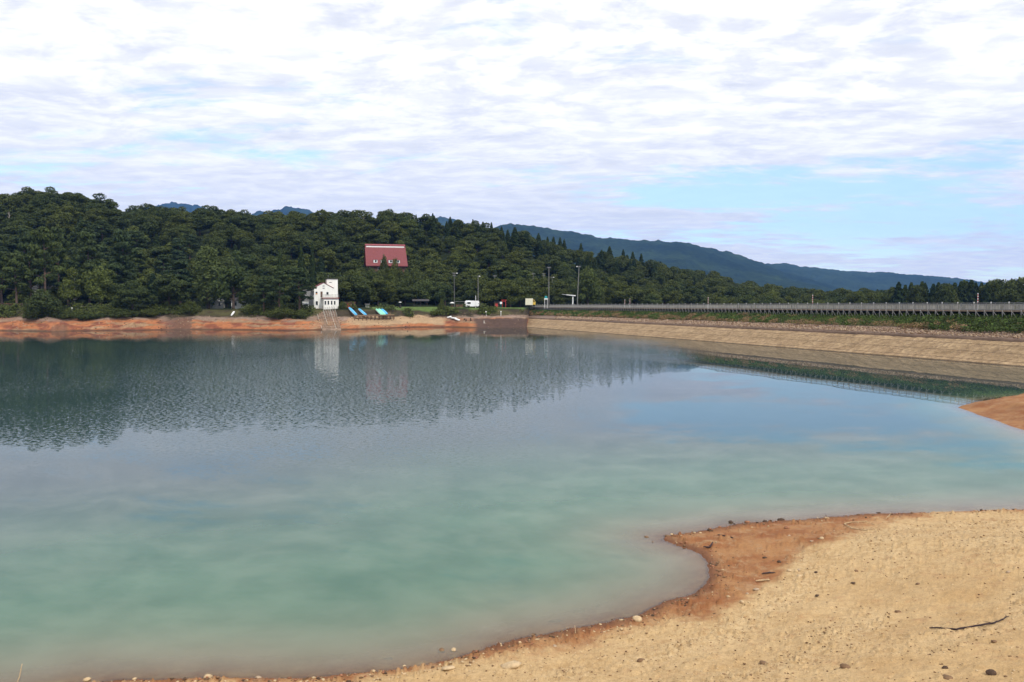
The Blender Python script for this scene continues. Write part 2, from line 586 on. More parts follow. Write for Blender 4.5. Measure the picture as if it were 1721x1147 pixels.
def build_hillside():
    cols = np.concatenate([np.arange(-520, 0, 14), np.arange(0, 900, 3.0), np.arange(900, 2150, 12)])
    a = np.array([xa(p) for p in cols])
    ro = np.concatenate([np.arange(-14, 26, 0.55), 26 * 1.045 ** np.arange(1, 66)])
    PX, O = np.meshgrid(cols, ro)
    Yv = yw(PX) + O
    Z = terrain(PX, Yv)
    X = np.meshgrid(a, ro)[0] * Yv
    nr, nc = PX.shape
    V = np.stack([X, Yv, Z], -1).reshape(-1, 3)
    i = np.arange(nr * nc).reshape(nr, nc)
    Fc = np.stack([i[:-1, :-1], i[:-1, 1:], i[1:, 1:], i[1:, :-1]], -1).reshape(-1, 4)
    # soil colours, with bank shade and mound shadow painted in
    n1 = fbm(PX / 18.0, O / 2.0, 4, 31); n2 = fbm(PX / 5.0, O / 0.7, 3, 37); n3 = fbm(PX / 40, O / 5, 3, 41)
    def c3(*c): return np.array(c, float)
    def bl(a_, b_, f): return a_ * (1 - f[..., None]) + b_ * f[..., None]
    orange = c3(.375, .148, .066); red = c3(.215, .078, .046); beige = c3(.37, .255, .15); greyb = c3(.25, .18, .135)
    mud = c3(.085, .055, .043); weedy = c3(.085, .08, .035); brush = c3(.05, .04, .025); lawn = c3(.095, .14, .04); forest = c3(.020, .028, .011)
    col = bl(orange[None, None] + 0 * n1[..., None], red[None, None], smooth(.45, .62, n1))
    zz = Z + (n1 - .5) * 1.6
    col = bl(col, np.array([.30, .19, .11])[None, None], smooth(.55, .68, fbm(PX / 55.0, Z * 2.2 + n1 * 2, 3, 35)))
    lines = .5 + .5 * np.sin((Z + .35 * n2 + .5 * n3) * 17.0)
    col = col * (1 - .22 * (lines[..., None] > .8) * (Z < 3.2)[..., None])
    col = bl(col, np.array([.08, .045, .03])[None, None], smooth(.42, .16, Z) * smooth(-.5, 0, Z) * .8)
    col = bl(col, greyb[None, None], smooth(2.3, 3.2, zz) * (1 - .5 * smooth(-50, 0, -PX)))
    bx = smooth(575, 600, PX) * (1 - smooth(742, 752, PX)) * smooth(0.7, 1.1, zz + (n3 - .5))
    col = bl(col, beige[None, None], bx)
    bx2 = smooth(845, 860, PX) * (1 - smooth(900, 905, PX)) * smooth(2.9, 3.2, zz)
    col = bl(col, greyb[None, None], bx2)
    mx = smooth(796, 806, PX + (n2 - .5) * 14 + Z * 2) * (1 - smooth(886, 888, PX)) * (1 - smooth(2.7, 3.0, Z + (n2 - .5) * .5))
    col = bl(col, mud[None, None], mx)  # dark brown tone on the low bank next to the dam
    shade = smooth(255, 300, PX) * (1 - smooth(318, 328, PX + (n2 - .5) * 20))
    col = bl(col, mud[None, None] * 1.3, shade * .8)  # shade on the bank below the trees, put into its colour
    mnd_shadow = smooth(1.9, 1.3, Z) * smooth(.16, .34, np.exp(-((PX - 101 - 1.2 * (O - 2) + (n2 - .5) * 6) / 12.0) ** 2 - ((O - 1.2) / 2.4) ** 2)) * smooth(-1, .1, Z)
    col = bl(col, np.array([.17, .10, .06])[None, None], mnd_shadow * .6)  # shadowed side of the mound painted into the soil colour
    col = bl(col, greyb[None, None] * .9, smooth(3.2, 3.5, zz) * smooth(700, 760, PX))
    col = bl(col, brush[None, None], smooth(3.5, 3.9, zz) * smooth(.2, .5, n1 + .18))
    col = bl(col, weedy[None, None], smooth(3.7, 4.4, zz) * smooth(.42, .58, n3))
    col = bl(col, forest[None, None], smooth(5.6, 5.9, Z))
    lx = smooth(618, 628, PX) * (1 - smooth(878, 884, PX)) * smooth(13, 14, O) * (1 - smooth(17, 20, O))
    col = bl(col, lawn[None, None], lx)
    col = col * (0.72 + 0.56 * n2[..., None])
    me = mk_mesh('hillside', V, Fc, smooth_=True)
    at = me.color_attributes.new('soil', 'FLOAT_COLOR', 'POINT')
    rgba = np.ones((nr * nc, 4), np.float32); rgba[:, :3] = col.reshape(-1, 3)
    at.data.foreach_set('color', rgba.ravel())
    m, t, b = new_mat('hillside_soil')
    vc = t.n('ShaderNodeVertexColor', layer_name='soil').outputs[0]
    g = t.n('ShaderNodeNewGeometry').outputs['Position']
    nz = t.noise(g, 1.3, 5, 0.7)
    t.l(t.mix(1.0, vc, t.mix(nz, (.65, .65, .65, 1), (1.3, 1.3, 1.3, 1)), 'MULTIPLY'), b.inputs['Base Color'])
    b.inputs['Roughness'].default_value = 0.95
    b.inputs['Specular IOR Level'].default_value = 0.1
    bp = t.n('ShaderNodeBump'); bp.inputs['Strength'].default_value = 0.6; bp.inputs['Distance'].default_value = 0.25
    t.l(t.noise(g, 2.5, 5, 0.7), bp.inputs['Height']); t.l(bp.outputs[0], b.inputs['Normal'])
    me.materials.append(m)
    o = link('hillside', me)
    o['kind'] = 'structure'


build_hillside()


# ------------------------------------------------------------------ wide ground sheet and mountains
def build_ground():
    m = simple('valley_floor', (0.06, 0.06, 0.035), 0.95, 0.3, 0.01)
    mb = MB()
    r = [0, 60, 300, 1000, 4000, 8000]
    n = 48
    vs = [(0, 0, -6.5)]
    for q in r[1:]:
        for j in range(n):
            vs.append((q * math.cos(2 * math.pi * j / n), q * math.sin(2 * math.pi * j / n), -6.5))
    fs = [(0, 1 + j, 1 + (j + 1) % n) for j in range(n)]
    for k_ in range(len(r) - 2):
        for j in range(n):
            a = 1 + k_ * n + j; b = 1 + k_ * n + (j + 1) % n
            fs.append((a, a + n, b + n, b))
    mb.add(vs, fs)
    mb.build('ground', m)['kind'] = 'structure'


build_ground()


def mountain(name, prof, Y0, depth, seed, step=3.0):
    """ridge with the skyline prof [(px, py)] at distance Y0"""
    prof = np.array(prof, float)
    cols = np.arange(prof[0, 0], prof[-1, 0] + .1, step)
    v = np.linspace(0, 1.8, 44)                     # 0 foot, 1 ridge, beyond = far side
    PX, Vv = np.meshgrid(cols, v)
    a = np.array([xa(p) for p in cols])
    Yv = Y0 - depth * (1 - Vv)
    ridge = np.interp(PX, prof[:, 0], prof[:, 1])
    zr = CAM_H + (514 - ridge) / F * Y0
    x = PX * Y0 / F
    sp = (fbm(x / 420 + Vv * 1.5, Vv * 2.2, 4, seed) - .5)
    prof_v = np.where(Vv <= 1, Vv ** 0.85, 1 - (Vv - 1) * 1.1)
    z = zr * prof_v + sp * zr * 0.45 * np.sin(np.pi * np.clip(Vv, 0, 1)) + (fbm(x / 60, Yv / 60, 3, seed + 5) - .5) * zr * .10 * np.clip(Vv * 1.5, 0, 1)
    z = z + (vnoise(x / 11, Yv / 40, seed + 9) - .5) * Y0 * 0.0016
    z = np.where(Vv <= 0.001, -7, z)
    X = np.meshgrid(a, v)[0] * Yv
    nr, nc = PX.shape
    i = np.arange(nr * nc).reshape(nr, nc)
    Fc = np.stack([i[:-1, :-1], i[:-1, 1:], i[1:, 1:], i[1:, :-1]], -1).reshape(-1, 4)
    me = mk_mesh(name, np.stack([X, Yv, z], -1).reshape(-1, 3), Fc, [M['mountain']])
    link(name, me)['kind'] = 'structure'


def mountain_mat():
    m, t, b = new_mat('mountain_forest')
    g = t.n('ShaderNodeNewGeometry').outputs['Position']
    big_ = t.noise(g, 0.0035, 5, 0.65)
    fine_ = t.noise(g, 0.03, 4, 0.7)
    c = t.mix(t.ramp(big_, .35, .7), (.018, .030, .016, 1), (.040, .062, .026, 1))
    c = t.mix(t.ramp(fine_, .3, .7), t.mix(1, c, (.55, .55, .6, 1), 'MULTIPLY'), c)
    t.l(c, b.inputs['Base Color'])
    b.inputs['Roughness'].default_value = 1.0
    b.inputs['Specular IOR Level'].default_value = 0.0
    bp = t.n('ShaderNodeBump'); bp.inputs['Strength'].default_value = 0.7; bp.inputs['Distance'].default_value = 12
    t.l(fine_, bp.inputs['Height']); t.l(bp.outputs[0], b.inputs['Normal'])
    return m


M['mountain'] = mountain_mat()
mountain('mountain', [(760, 420), (800, 392), (845, 377), (870, 376), (900, 381), (950, 388), (1000, 397), (1050, 405), (1100, 408), (1140, 406), (1170, 411),
                      (1200, 418), (1240, 431), (1280, 443), (1310, 455), (1380, 475), (1460, 498), (1540, 512)], 3600, 1500, 51)
mountain('mountain', [(1180, 500), (1230, 462), (1270, 446), (1300, 442), (1320, 443), (1350, 448), (1400, 453), (1450, 457), (1500, 459), (1550, 463), (1600, 468),
                      (1640, 473), (1700, 482), (1760, 494), (1850, 508), (1950, 514)], 4600, 1700, 57)
mountain('mountain', [(180, 380), (220, 358), (248, 346), (270, 344), (292, 341.5), (315, 344), (335, 346), (370, 358), (420, 385)], 5600, 1500, 63, 2.0)
mountain('mountain', [(370, 385), (410, 366), (440, 357), (470, 352), (492, 348), (510, 351), (528, 358), (560, 368), (640, 376), (700, 374), (740, 366), (770, 372), (850, 400)], 5000, 1500, 69, 2.0)


# ------------------------------------------------------------------ near shore
SHORE_PX = [(-700, 1290), (-250, 1205), (0, 1166), (120, 1148), (200, 1144), (350, 1140), (500, 1140), (604, 1132), (680, 1123), (744, 1111), (800, 1096), (848, 1081),
            (908, 1067), (988, 1053), (1070, 1036), (1115, 1014), (1150, 1003), (1172, 994), (1186, 980), (1192, 962), (1190, 945), (1176, 930), (1146, 920),
            (1122, 912), (1113, 907), (1119, 901), (1191, 890), (1248, 880), (1335, 875), (1448, 865), (1524, 863), (1721, 856), (2000, 846), (2600, 828), (3600, 800)]
SHORE = np.array([at_z(*p).xy for p in SHORE_PX])
SHORE_POLY = np.vstack([SHORE, [[90, -30], [-60, -30]]])


def sdist(x, y, poly, closed=True, open_n=None):
    """signed distance to a polygon, positive inside; edges after open_n do not count as shore"""
    best = np.full(x.shape, 1e9)
    inside = np.zeros(x.shape, bool)
    n = len(poly)
    for i in range(n):
        ax, ay = poly[i]; bx, by = poly[(i + 1) % n]
        if open_n is None or i < open_n:
            ex, ey = bx - ax, by - ay
            t = np.clip(((x - ax) * ex + (y - ay) * ey) / (ex * ex + ey * ey), 0, 1)
            best = np.minimum(best, (x - ax - t * ex) ** 2 + (y - ay - t * ey) ** 2)
        cond = ((ay > y) != (by > y)) & (x < (bx - ax) * (y - ay) / (by - ay + 1e-12) + ax)
        inside ^= cond
    d = np.sqrt(best)
    return np.where(inside, d, -d)


WETL_PX = [(-400, 1200), (0, 1158), (350, 1150), (560, 1146), (700, 1130), (860, 1108), (1000, 1078), (1080, 1062), (1160, 1045), (1220, 1030), (1270, 1005), (1310, 975), (1350, 940), (1400, 905),
           (1470, 880), (1530, 868), (1640, 860), (1721, 855)]


def near_height(x, y):
    d = sdist(x, y, SHORE_POLY, open_n=len(SHORE) - 1)
    d = d + 0.16 * (fbm(x / 0.7, y / 0.7, 3, 71) - .5) + 0.07 * (fbm(x / .18, y / .18, 2, 72) - .5)
    dp = np.maximum(d, 0)
    q = 0.05 * dp + 0.020 * dp ** 2
    lin = 0.05 * 5 + 0.02 * 25 + 0.235 * (dp - 5)
    h = np.where(dp < 5, q, lin)
    h = np.minimum(h, 3.2 + 0.05 * dp)
    h = h + 1.7 * smooth(9.5, 1.0, y)
    h = np.where(d < 0, np.maximum(-0.10 * -d - 0.012 * d * d, -4.0), h)
    return h, d


def near_full(x, y):
    h, d = near_height(x, y)
    px = px_of(x, y)
    # wet soil line, mapped back through the place where the ground stands
    py = 514 + (CAM_H - h) / y * F
    wl = np.interp(px, [p[0] for p in WETL_PX], [p[1] for p in WETL_PX])
    wob = (fbm(x / 1.3, y / 1.3, 4, 81) - .5) + .55 * (fbm(x / .25, y / .25, 3, 82) - .5)
    # width of the damp margin in metres from that line
    dry = smooth(-14, 16, py - wl + wob * 46)
    dry = np.where(px > 1700, smooth(-10, 16, py - np.interp(px, [1700, 3600], [857, 790]) + wob * 40), dry)
    crumb = smooth(.42, .62, fbm(x / 2.2 + 3, y / 2.2, 3, 83)) * dry
    # ring of crumbly ground just above the damp margin
    rim = dry * smooth(150, 40, py - wl) * smooth(900, 1150, px)
    crumb = np.clip(np.maximum(crumb * .75, rim), 0, 1)
    land = smooth(0.0, 0.5, d)
    n = (fbm(x / 1.6, y / 1.6, 4, 91) - .5) * 0.20 * land
    # faint strand lines left by the falling water
    sl = d * 2.6 + 2.2 * fbm(x / 2.5, y / 2.5, 3, 143)
    n = n + .022 * np.maximum(np.sin(sl * 2.1), 0) ** 3 * land * smooth(7.5, 2.0, d) * (.3 + .7 * fbm(x / .9, y / .9, 2, 145))
    crumb = np.clip(crumb * (.55 + .6 * np.maximum(np.sin(sl * 1.1), 0)), 0, 1)
    n = n + (fbm(x / .22, y / .22, 3, 95) - .5) * 0.035 * land
    c1 = clods(x, y, .30, 101, .10, .55) * (0.3 + .70 * crumb)
    c2 = clods(x + 7, y, .13, 111, .36, 1.45) * (0.25 + .75 * crumb)
    c3 = clods(x, y + 3, .065, 121, .5, 1.35) * (0.35 + .65 * crumb)
    edge = smooth(0.0, .12, d) * smooth(1.3, .3, d)
    c4 = clods(x + 2, y + 1, .11, 131, .55, 1.0) * edge * 1.7 + clods(x + 5, y + 1, .2, 135, .25, 1.1) * smooth(.1, .6, d) * (1 - dry) * .8
    dz = n + (np.maximum(np.maximum(c1, c2), c3)) * land * .8 + c4
    dz = dz - .02 * smooth(.55, .75, fbm(x / .5, y / .5, 2, 141)) * land
    z = h + dz
    z = np.where(d > .06, np.maximum(z, .02 + .02 * fbm(x / .3, y / .3, 2, 99)), z)
    return z, d, dry - .6 * smooth(.55, -.02, d + .25 * wob) * smooth(-.12, -.02, d), crumb


def near_point(px, py):
    """where a picture point meets the near ground"""
    d = ray(px, py)
    lo, hi = 3.0, 80.0
    ys_ = np.linspace(3, 70, 1400)
    hh, _ = near_height(d.x / d.y * ys_, ys_)
    rz = CAM_H + d.z / d.y * ys_
    below = np.nonzero(rz <= np.maximum(hh, 0))[0]
    Y = ys_[below[0]] if len(below) else 70
    z = near_full(np.array([d.x / d.y * Y]), np.array([Y]))[0][0]
    return Vector((d.x / d.y * Y, Y, max(z, -0.02)))


def soil_mat():
    m, t, b = new_mat('shore_soil')
    at = t.n('ShaderNodeAttribute', attribute_name='dry').outputs['Fac']
    cr = t.n('ShaderNodeAttribute', attribute_name='crumb').outputs['Fac']
    g = t.n('ShaderNodeNewGeometry').outputs['Position']
    n1 = t.noise(g, 0.8, 5, .65); n2 = t.noise(g, 7.0, 5, .7); n3 = t.noise(g, 40.0, 3, .7); n4 = t.noise(g, 2.2, 4, .7)
    wet = t.mix(t.ramp(n1, .35, .65), (.245, .098, .038, 1), (.335, .175, .076, 1))
    wet = t.mix(t.ramp(n2, .55, .75), wet, (.16, .07, .036, 1))
    dry = t.mix(t.ramp(n1, .3, .7), (.405, .265, .124, 1), (.48, .335, .172, 1))
    dry = t.mix(t.math('MULTIPLY', t.ramp(n4, .52, .72), .6), dry, (.37, .215, .105, 1))
    dry = t.mix(t.math('MULTIPLY', t.math('MULTIPLY', cr, .6), t.ramp(n2, .35, .6)), dry, (.53, .40, .23, 1))
    n5 = t.noise(g, 16.0, 4, .75)
    dry = t.mix(t.math('MULTIPLY', t.ramp(n5, .57, .68), t.math('ADD', .22, t.math('MULTIPLY', cr, .55))), dry, (.20, .115, .055, 1))
    wet = t.mix(t.math('MULTIPLY', t.ramp(n5, .58, .70), .6), wet, (.10, .048, .026, 1))
    wet = t.mix(t.ramp(n4, .50, .68), wet, (.33, .20, .105, 1))
    c = t.mix(t.ramp(at, 0.0, 1.0, False), wet, dry)
    c = t.mix(t.ramp(at, 0.0, -.55, False), c, (.15, .066, .034, 1))
    c = t.mix(1.0, c, t.mix(t.ramp(n3, .25, .75), (.80, .78, .75, 1), (1.15, 1.14, 1.12, 1)), 'MULTIPLY')
    c = t.mix(1.0, c, t.mix(t.ramp(n2, .3, .7), (.88, .88, .88, 1), (1.08, 1.08, 1.08, 1)), 'MULTIPLY')
    t.l(c, b.inputs['Base Color'])
    t.l(t.math('ADD', .42, t.math('MULTIPLY', t.ramp(at, -1.5, -1.2, False), .53)), b.inputs['Roughness'])
    b.inputs['Specular IOR Level'].default_value = 0.2
    bp = t.n('ShaderNodeBump'); bp.inputs['Strength'].default_value = 0.55; bp.inputs['Distance'].default_value = 0.02
    t.l(t.math('ADD', n3, t.math('MULTIPLY', n2, 2.0)), bp.inputs['Height']); t.l(bp.outputs[0], b.inputs['Normal'])
    return m


M['soil'] = soil_mat()


def grid_shore(name, X, Y, fn, drop=-9):
    Z, d, dry, crumb = fn(X, Y)
    nr, nc = X.shape
    i = np.arange(nr * nc).reshape(nr, nc)
    Fc = np.stack([i[:-1, :-1], i[:-1, 1:], i[1:, 1:], i[1:, :-1]], -1).reshape(-1, 4)
    ok = (d > drop).ravel()
    Fc = Fc[ok[Fc].all(1)]
    used = np.zeros(nr * nc, bool); used[Fc.ravel()] = True
    re = np.cumsum(used) - 1
    V = np.stack([X, Y, Z], -1).reshape(-1, 3)[used]
    me = mk_mesh(name, V, re[Fc], [M['soil']], smooth_=True)
    for nm, arr in (('dry', dry), ('crumb', crumb)):
        a = me.attributes.new(nm, 'FLOAT', 'POINT')
        a.data.foreach_set('value', np.ascontiguousarray(arr.ravel()[used], np.float32))
    o = link(name, me)
    o['kind'] = 'structure'
    return o


def build_near():
    rows = 1.0 / np.linspace(1 / 3.0, 1 / 34.0, 980)
    rows = np.concatenate([rows[rows < 8.5][::6], rows[rows >= 8.5]])
    cols = np.concatenate([np.linspace(-900, -60, 120), np.linspace(-56, 1780, 1150), np.linspace(1790, 2900, 150)])
    a = (cols - 860.5) / F
    A, Yv = np.meshgrid(a, rows)
    grid_shore('shore', A * Yv, Yv, near_full, -7)


build_near()

SPIT_PX = [(1609, 685), (1630, 692), (1655, 701), (1690, 713), (1721, 725), (1800, 750), (1950, 790), (2300, 840)]
SPIT = [at_z(*p).xy for p in SPIT_PX]
SPIT_BACK = [at_z(*p).xy for p in [(2700, 690), (2000, 664), (1800, 665), (1721, 667), (1670, 671), (1635, 678)]]
SPIT_POLY = np.array([tuple(p) for p in SPIT + SPIT_BACK])


def spit_full(x, y):
    d = sdist(x, y, SPIT_POLY)
    d = d + .5 * (fbm(x / 2, y / 2, 4, 151) - .5)
    h = np.where(d > 0, 0.23 * np.minimum(d, 3.0) + 0.02 * np.maximum(d - 3.0, 0), np.maximum(.25 * d, -4))
    h = h + (clods(x, y, .5, 161, .3, .5) * .5 + (fbm(x / .8, y / .8, 4, 165) - .5) * .22) * smooth(0, .8, d)
    return h, d, -.45 * (fbm(x / 1.6, y / 1.6, 4, 166) - .35), 0 * d


def build_spit():
    X, Y = np.meshgrid(np.arange(27, 62, .16), np.arange(26, 72, .16))
    grid_shore('spit', X, Y, spit_full, -5)


build_spit()


# ------------------------------------------------------------------ water
def water_mat():
    m = bpy.data.materials.new('lake_water')
    m.use_nodes = True
    m.node_tree.nodes.clear()
    t = NT(m.node_tree)
    out = t.n('ShaderNodeOutputMaterial')
    P = t.n('ShaderNodeNewGeometry').outputs['Position']
    murk = t.n('ShaderNodeAttribute', attribute_name='murk').outputs['Fac']
    deep = t.n('ShaderNodeAttribute', attribute_name='deep').outputs['Fac']
    wind = t.n('ShaderNodeAttribute', attribute_name='wind').outputs['Fac']
    # wind ripples as slopes of the surface
    r1 = t.noise(t.vmath('MULTIPLY', P, (1, .8, 1)), 6.5, 2, .55, out=1)
    r2 = t.noise(P, 1.6, 2, .5, out=1)
    r3 = t.noise(t.vmath('MULTIPLY', P, (.5, 1, 1)), 0.16, 2, .5, out=1)
    gate = t.ramp(t.noise(P, 4.0, 2, .6), .42, .62)
    s1 = t.vmath('MULTIPLY', t.vmath('SUBTRACT', r1, (.5, .5, .5)), t.xyz(t.math('MULTIPLY', wind, .30), t.math('MULTIPLY', wind, .95), 0.0))
    s1 = t.vmath('MULTIPLY', s1, t.xyz(gate, gate, 0.0))
    s2 = t.vmath('MULTIPLY', t.vmath('SUBTRACT', r2, (.5, .5, .5)), t.xyz(t.math('MULTIPLY', wind, .018), t.math('MULTIPLY', wind, .03), 0.0))
    s3 = t.vmath('MULTIPLY', t.vmath('SUBTRACT', r3, (.5, .5, .5)), (.003, .005, 0))
    # wavelets driven down the lake lean one way
    sp1 = t.n('ShaderNodeSeparateXYZ'); t.l(s1, sp1.inputs[0])
    lean = t.math('MULTIPLY', t.math('ABSOLUTE', sp1.outputs[1]), -1.25)
    s1 = t.xyz(sp1.outputs[0], t.math('ADD', lean, t.math('MULTIPLY', sp1.outputs[1], .12)), 0.0)
    nrm = t.vmath('NORMALIZE', t.vmath('ADD', t.vmath('ADD', s1, s2), t.vmath('ADD', s3, (0, 0, 1))))
    fr = t.n('ShaderNodeFresnel'); fr.inputs[0].default_value = 1.333
    t.l(nrm, fr.inputs[1])
    gl = t.n('ShaderNodeBsdfGlossy'); gl.inputs[1].default_value = 0.008
    t.l(nrm, gl.inputs['Normal'])
    cloudy = t.noise(P, .35, 4, .6)
    teal = t.mix(t.ramp(cloudy, .3, .7), (.046, .120, .074, 1), (.058, .142, .088, 1))
    silt = (.275, .225, .15, 1)
    farw = t.n('ShaderNodeAttribute', attribute_name='clear').outputs['Fac']
    teal = t.mix(farw, teal, (.032, .062, .062, 1))
    body = t.n('ShaderNodeBsdfDiffuse')
    t.l(t.mix(deep, silt, teal), body.inputs[0])
    tr = t.n('ShaderNodeBsdfTransparent')
    tr.inputs[0].default_value = (.82, .86, .80, 1)
    under = t.n('ShaderNodeMixShader')
    t.l(murk, under.inputs[0]); t.l(tr.outputs[0], under.inputs[1]); t.l(body.outputs[0], under.inputs[2])
    ms = t.n('ShaderNodeMixShader')
    t.l(fr.outputs[0], ms.inputs[0]); t.l(under.outputs[0], ms.inputs[1]); t.l(gl.outputs[0], ms.inputs[2])
    t.l(ms.outputs[0], out.inputs[0])
    return m


def build_water():
    rows = 1.0 / np.linspace(1 / 6.0, 1 / 300.0, 420)
    cols = np.linspace(-900, 3000, 520)
    a = (cols - 860.5) / F
    A, Y = np.meshgrid(a, rows)
    X = A * Y
    h1, d1 = near_height(X, Y)
    h2, d2, _, _ = spit_full(X, Y)
    PX = px_of(X, Y)
    o = yw(np.minimum(PX, 884)) - Y
    # depth under the surface from each shore
    dep = np.minimum(np.minimum(np.maximum(-h1, 0), np.maximum(-h2 * .8, 0)), np.where(PX < 890, np.maximum(o * .22, 0), 9))
    p = np.stack([X - D0.x, Y - D0.y], -1)
    u = -(p[..., 0] * DN.x + p[..., 1] * DN.y)
    dep = np.minimum(dep, np.maximum(u * .4, 0))
    murk = 1 - np.exp(-dep * 11.0)
    clear = smooth(4, 22, -d1) * smooth(0, 6, -d2)
    far_d = np.minimum(np.minimum(-d1, -d2), np.minimum(o, u))
    deep = 1 - np.exp(-np.maximum(dep - .02, 0) * 4.6)
    Pyy = 514 + CAM_H / Y * F
    # wind patch: far and left water is ruffled, the lee of the dam and the near shore lie still
    edge = 1120 - (Pyy - 560) * 1.15 + 120 * (fbm(Y / 25, X / 25, 3, 171) - .5)
    wind = smooth(150, -230, PX - edge) * smooth(840, 720, Pyy + 60 * (fbm(X / 9, Y / 9, 3, 172) - .5) + (PX - 200) * .03)
    wind = wind * smooth(560, 578, Pyy + 16 * (fbm(PX / 60, Y / 40, 2, 176) - .5))
    wind = wind * (0.30 + 0.45 * smooth(.25, .55, fbm(X / 30, Y / 45, 3, 177)) + .55 * smooth(150, 500, PX)) * (.5 + .5 * smooth(180, 520, PX)) + .004
    nr, nc = X.shape
    i = np.arange(nr * nc).reshape(nr, nc)
    Fc = np.stack([i[:-1, :-1], i[:-1, 1:], i[1:, 1:], i[1:, :-1]], -1).reshape(-1, 4)
    # keep only the lake side of the dam
    keep = (u > -14).ravel()
    Fc = Fc[keep[Fc].all(1)]
    me = mk_mesh('lake_water', np.stack([X, Y, 0 * X], -1).reshape(-1, 3), Fc, [water_mat()], smooth_=True)
    for nm, arr in (('murk', murk), ('deep', deep), ('wind', wind), ('clear', clear)):
        at = me.attributes.new(nm, 'FLOAT', 'POINT')
        at.data.foreach_set('value', np.ascontiguousarray(arr.ravel(), np.float32))
    link('lake_water', me)['kind'] = 'structure'


build_water()


# ------------------------------------------------------------------ dam
S0, S1 = -45.0, float(max(DL + 6, dam_s(880, 20)))
SECT = [(-9, -3.2), (0.0, 0.0), (2.05, .80), (2.1, .86), (4.1, 1.65), (4.15, 1.71), (6.2, 2.50)]


def strip(prof, s0, s1, ds, jig=0.0, seed=0):
    ss = np.arange(s0, s1 + ds, ds)
    V = []
    for j, (u, z) in enumerate(prof):
        for s in ss:
            V.append(dam(s, u, z))
    V = np.array([tuple(v) for v in V]).reshape(len(prof), len(ss), 3)
    if jig:
        SS, UU = np.meshgrid(ss, [p[0] for p in prof])
        V[..., 2] += (fbm(SS / 1.1, UU / .8, 3, seed) - .5) * jig
    i = np.arange(len(prof) * len(ss)).reshape(len(prof), len(ss))
    Fc = np.stack([i[:-1, :-1], i[1:, :-1], i[1:, 1:], i[:-1, 1:]], -1).reshape(-1, 4)
    return V.reshape(-1, 3), Fc[:, ::-1]


def apron_mat():
    m, t, b = new_mat('dam_apron')
    g = t.n('ShaderNodeNewGeometry').outputs['Position']
    n1 = t.noise(g, .35, 5, .7); n2 = t.noise(g, 2.5, 5, .75); n3 = t.noise(g, 9, 4, .7)
    c = t.mix(t.ramp(n1, .3, .7), (.30, .205, .112, 1), (.43, .305, .175, 1))
    c = t.mix(t.ramp(n2, .5, .75), c, (.27, .175, .10, 1))
    c = t.mix(1.0, c, t.mix(n3, (.7, .7, .7, 1), (1.25, 1.25, 1.25, 1)), 'MULTIPLY')
    z = t.n('ShaderNodeSeparateXYZ'); t.l(g, z.inputs[0])
    wl = t.ramp(t.math('ADD', z.outputs[2], t.math('MULTIPLY', n3, .18)), .26, .15)
    c = t.mix(t.math('MULTIPLY', wl, .85), c, (.06, .04, .025, 1))
    # block joints up the slope and dark run-off streaks, laid out along the dam
    along = t.n('ShaderNodeVectorMath', operation='DOT_PRODUCT'); t.l(g, along.inputs[0]); along.inputs[1].default_value = (DT.x, DT.y, 0)
    al = along.outputs['Value']
    jig = t.math('MULTIPLY', t.noise(g, 1.2, 3), .35)
    fr_ = t.math('ABSOLUTE', t.math('SUBTRACT', t.math('FRACT', t.math('ADD', t.math('DIVIDE', t.math('ADD', al, t.math('MULTIPLY', z.outputs[2], 1.6)), 5.0), jig)), .5))
    joint = t.math('MULTIPLY', t.ramp(fr_, .030, .008), .55)
    run = t.noise(t.xyz(t.math('MULTIPLY', al, 1.1), t.math('MULTIPLY', z.outputs[2], .35), 0.0), 1.0, 4, .7)
    c = t.mix(t.math('MULTIPLY', t.ramp(run, .52, .72), .45), c, (.20, .125, .075, 1))
    zz_ = t.math('ABSOLUTE', t.math('SUBTRACT', t.math('FRACT', t.math('DIVIDE', t.math('ADD', z.outputs[2], t.math('MULTIPLY', n3, .05)), .83)), .5))
    c = t.mix(t.math('MAXIMUM', joint, t.math('MULTIPLY', t.ramp(zz_, .05, .015), .8)), c, (.13, .085, .05, 1))
    blk = t.n('ShaderNodeTexVoronoi'); blk.inputs['Scale'].default_value = 1.9; t.l(g, blk.inputs['Vector'])
    bs = t.n('ShaderNodeSeparateColor'); t.l(blk.outputs['Color'], bs.inputs[0])
    c = t.mix(1.0, c, t.mix(bs.outputs[0], (.78, .77, .75, 1), (1.15, 1.15, 1.15, 1)), 'MULTIPLY')
    t.l(c, b.inputs['Base Color'])
    b.inputs['Roughness'].default_value = .95
    bp = t.n('ShaderNodeBump'); bp.inputs['Strength'].default_value = .9; bp.inputs['Distance'].default_value = .15
    t.l(t.math('ADD', n3, blk.outputs['Distance']), bp.inputs['Height']); t.l(bp.outputs[0], b.inputs['Normal'])
    return m


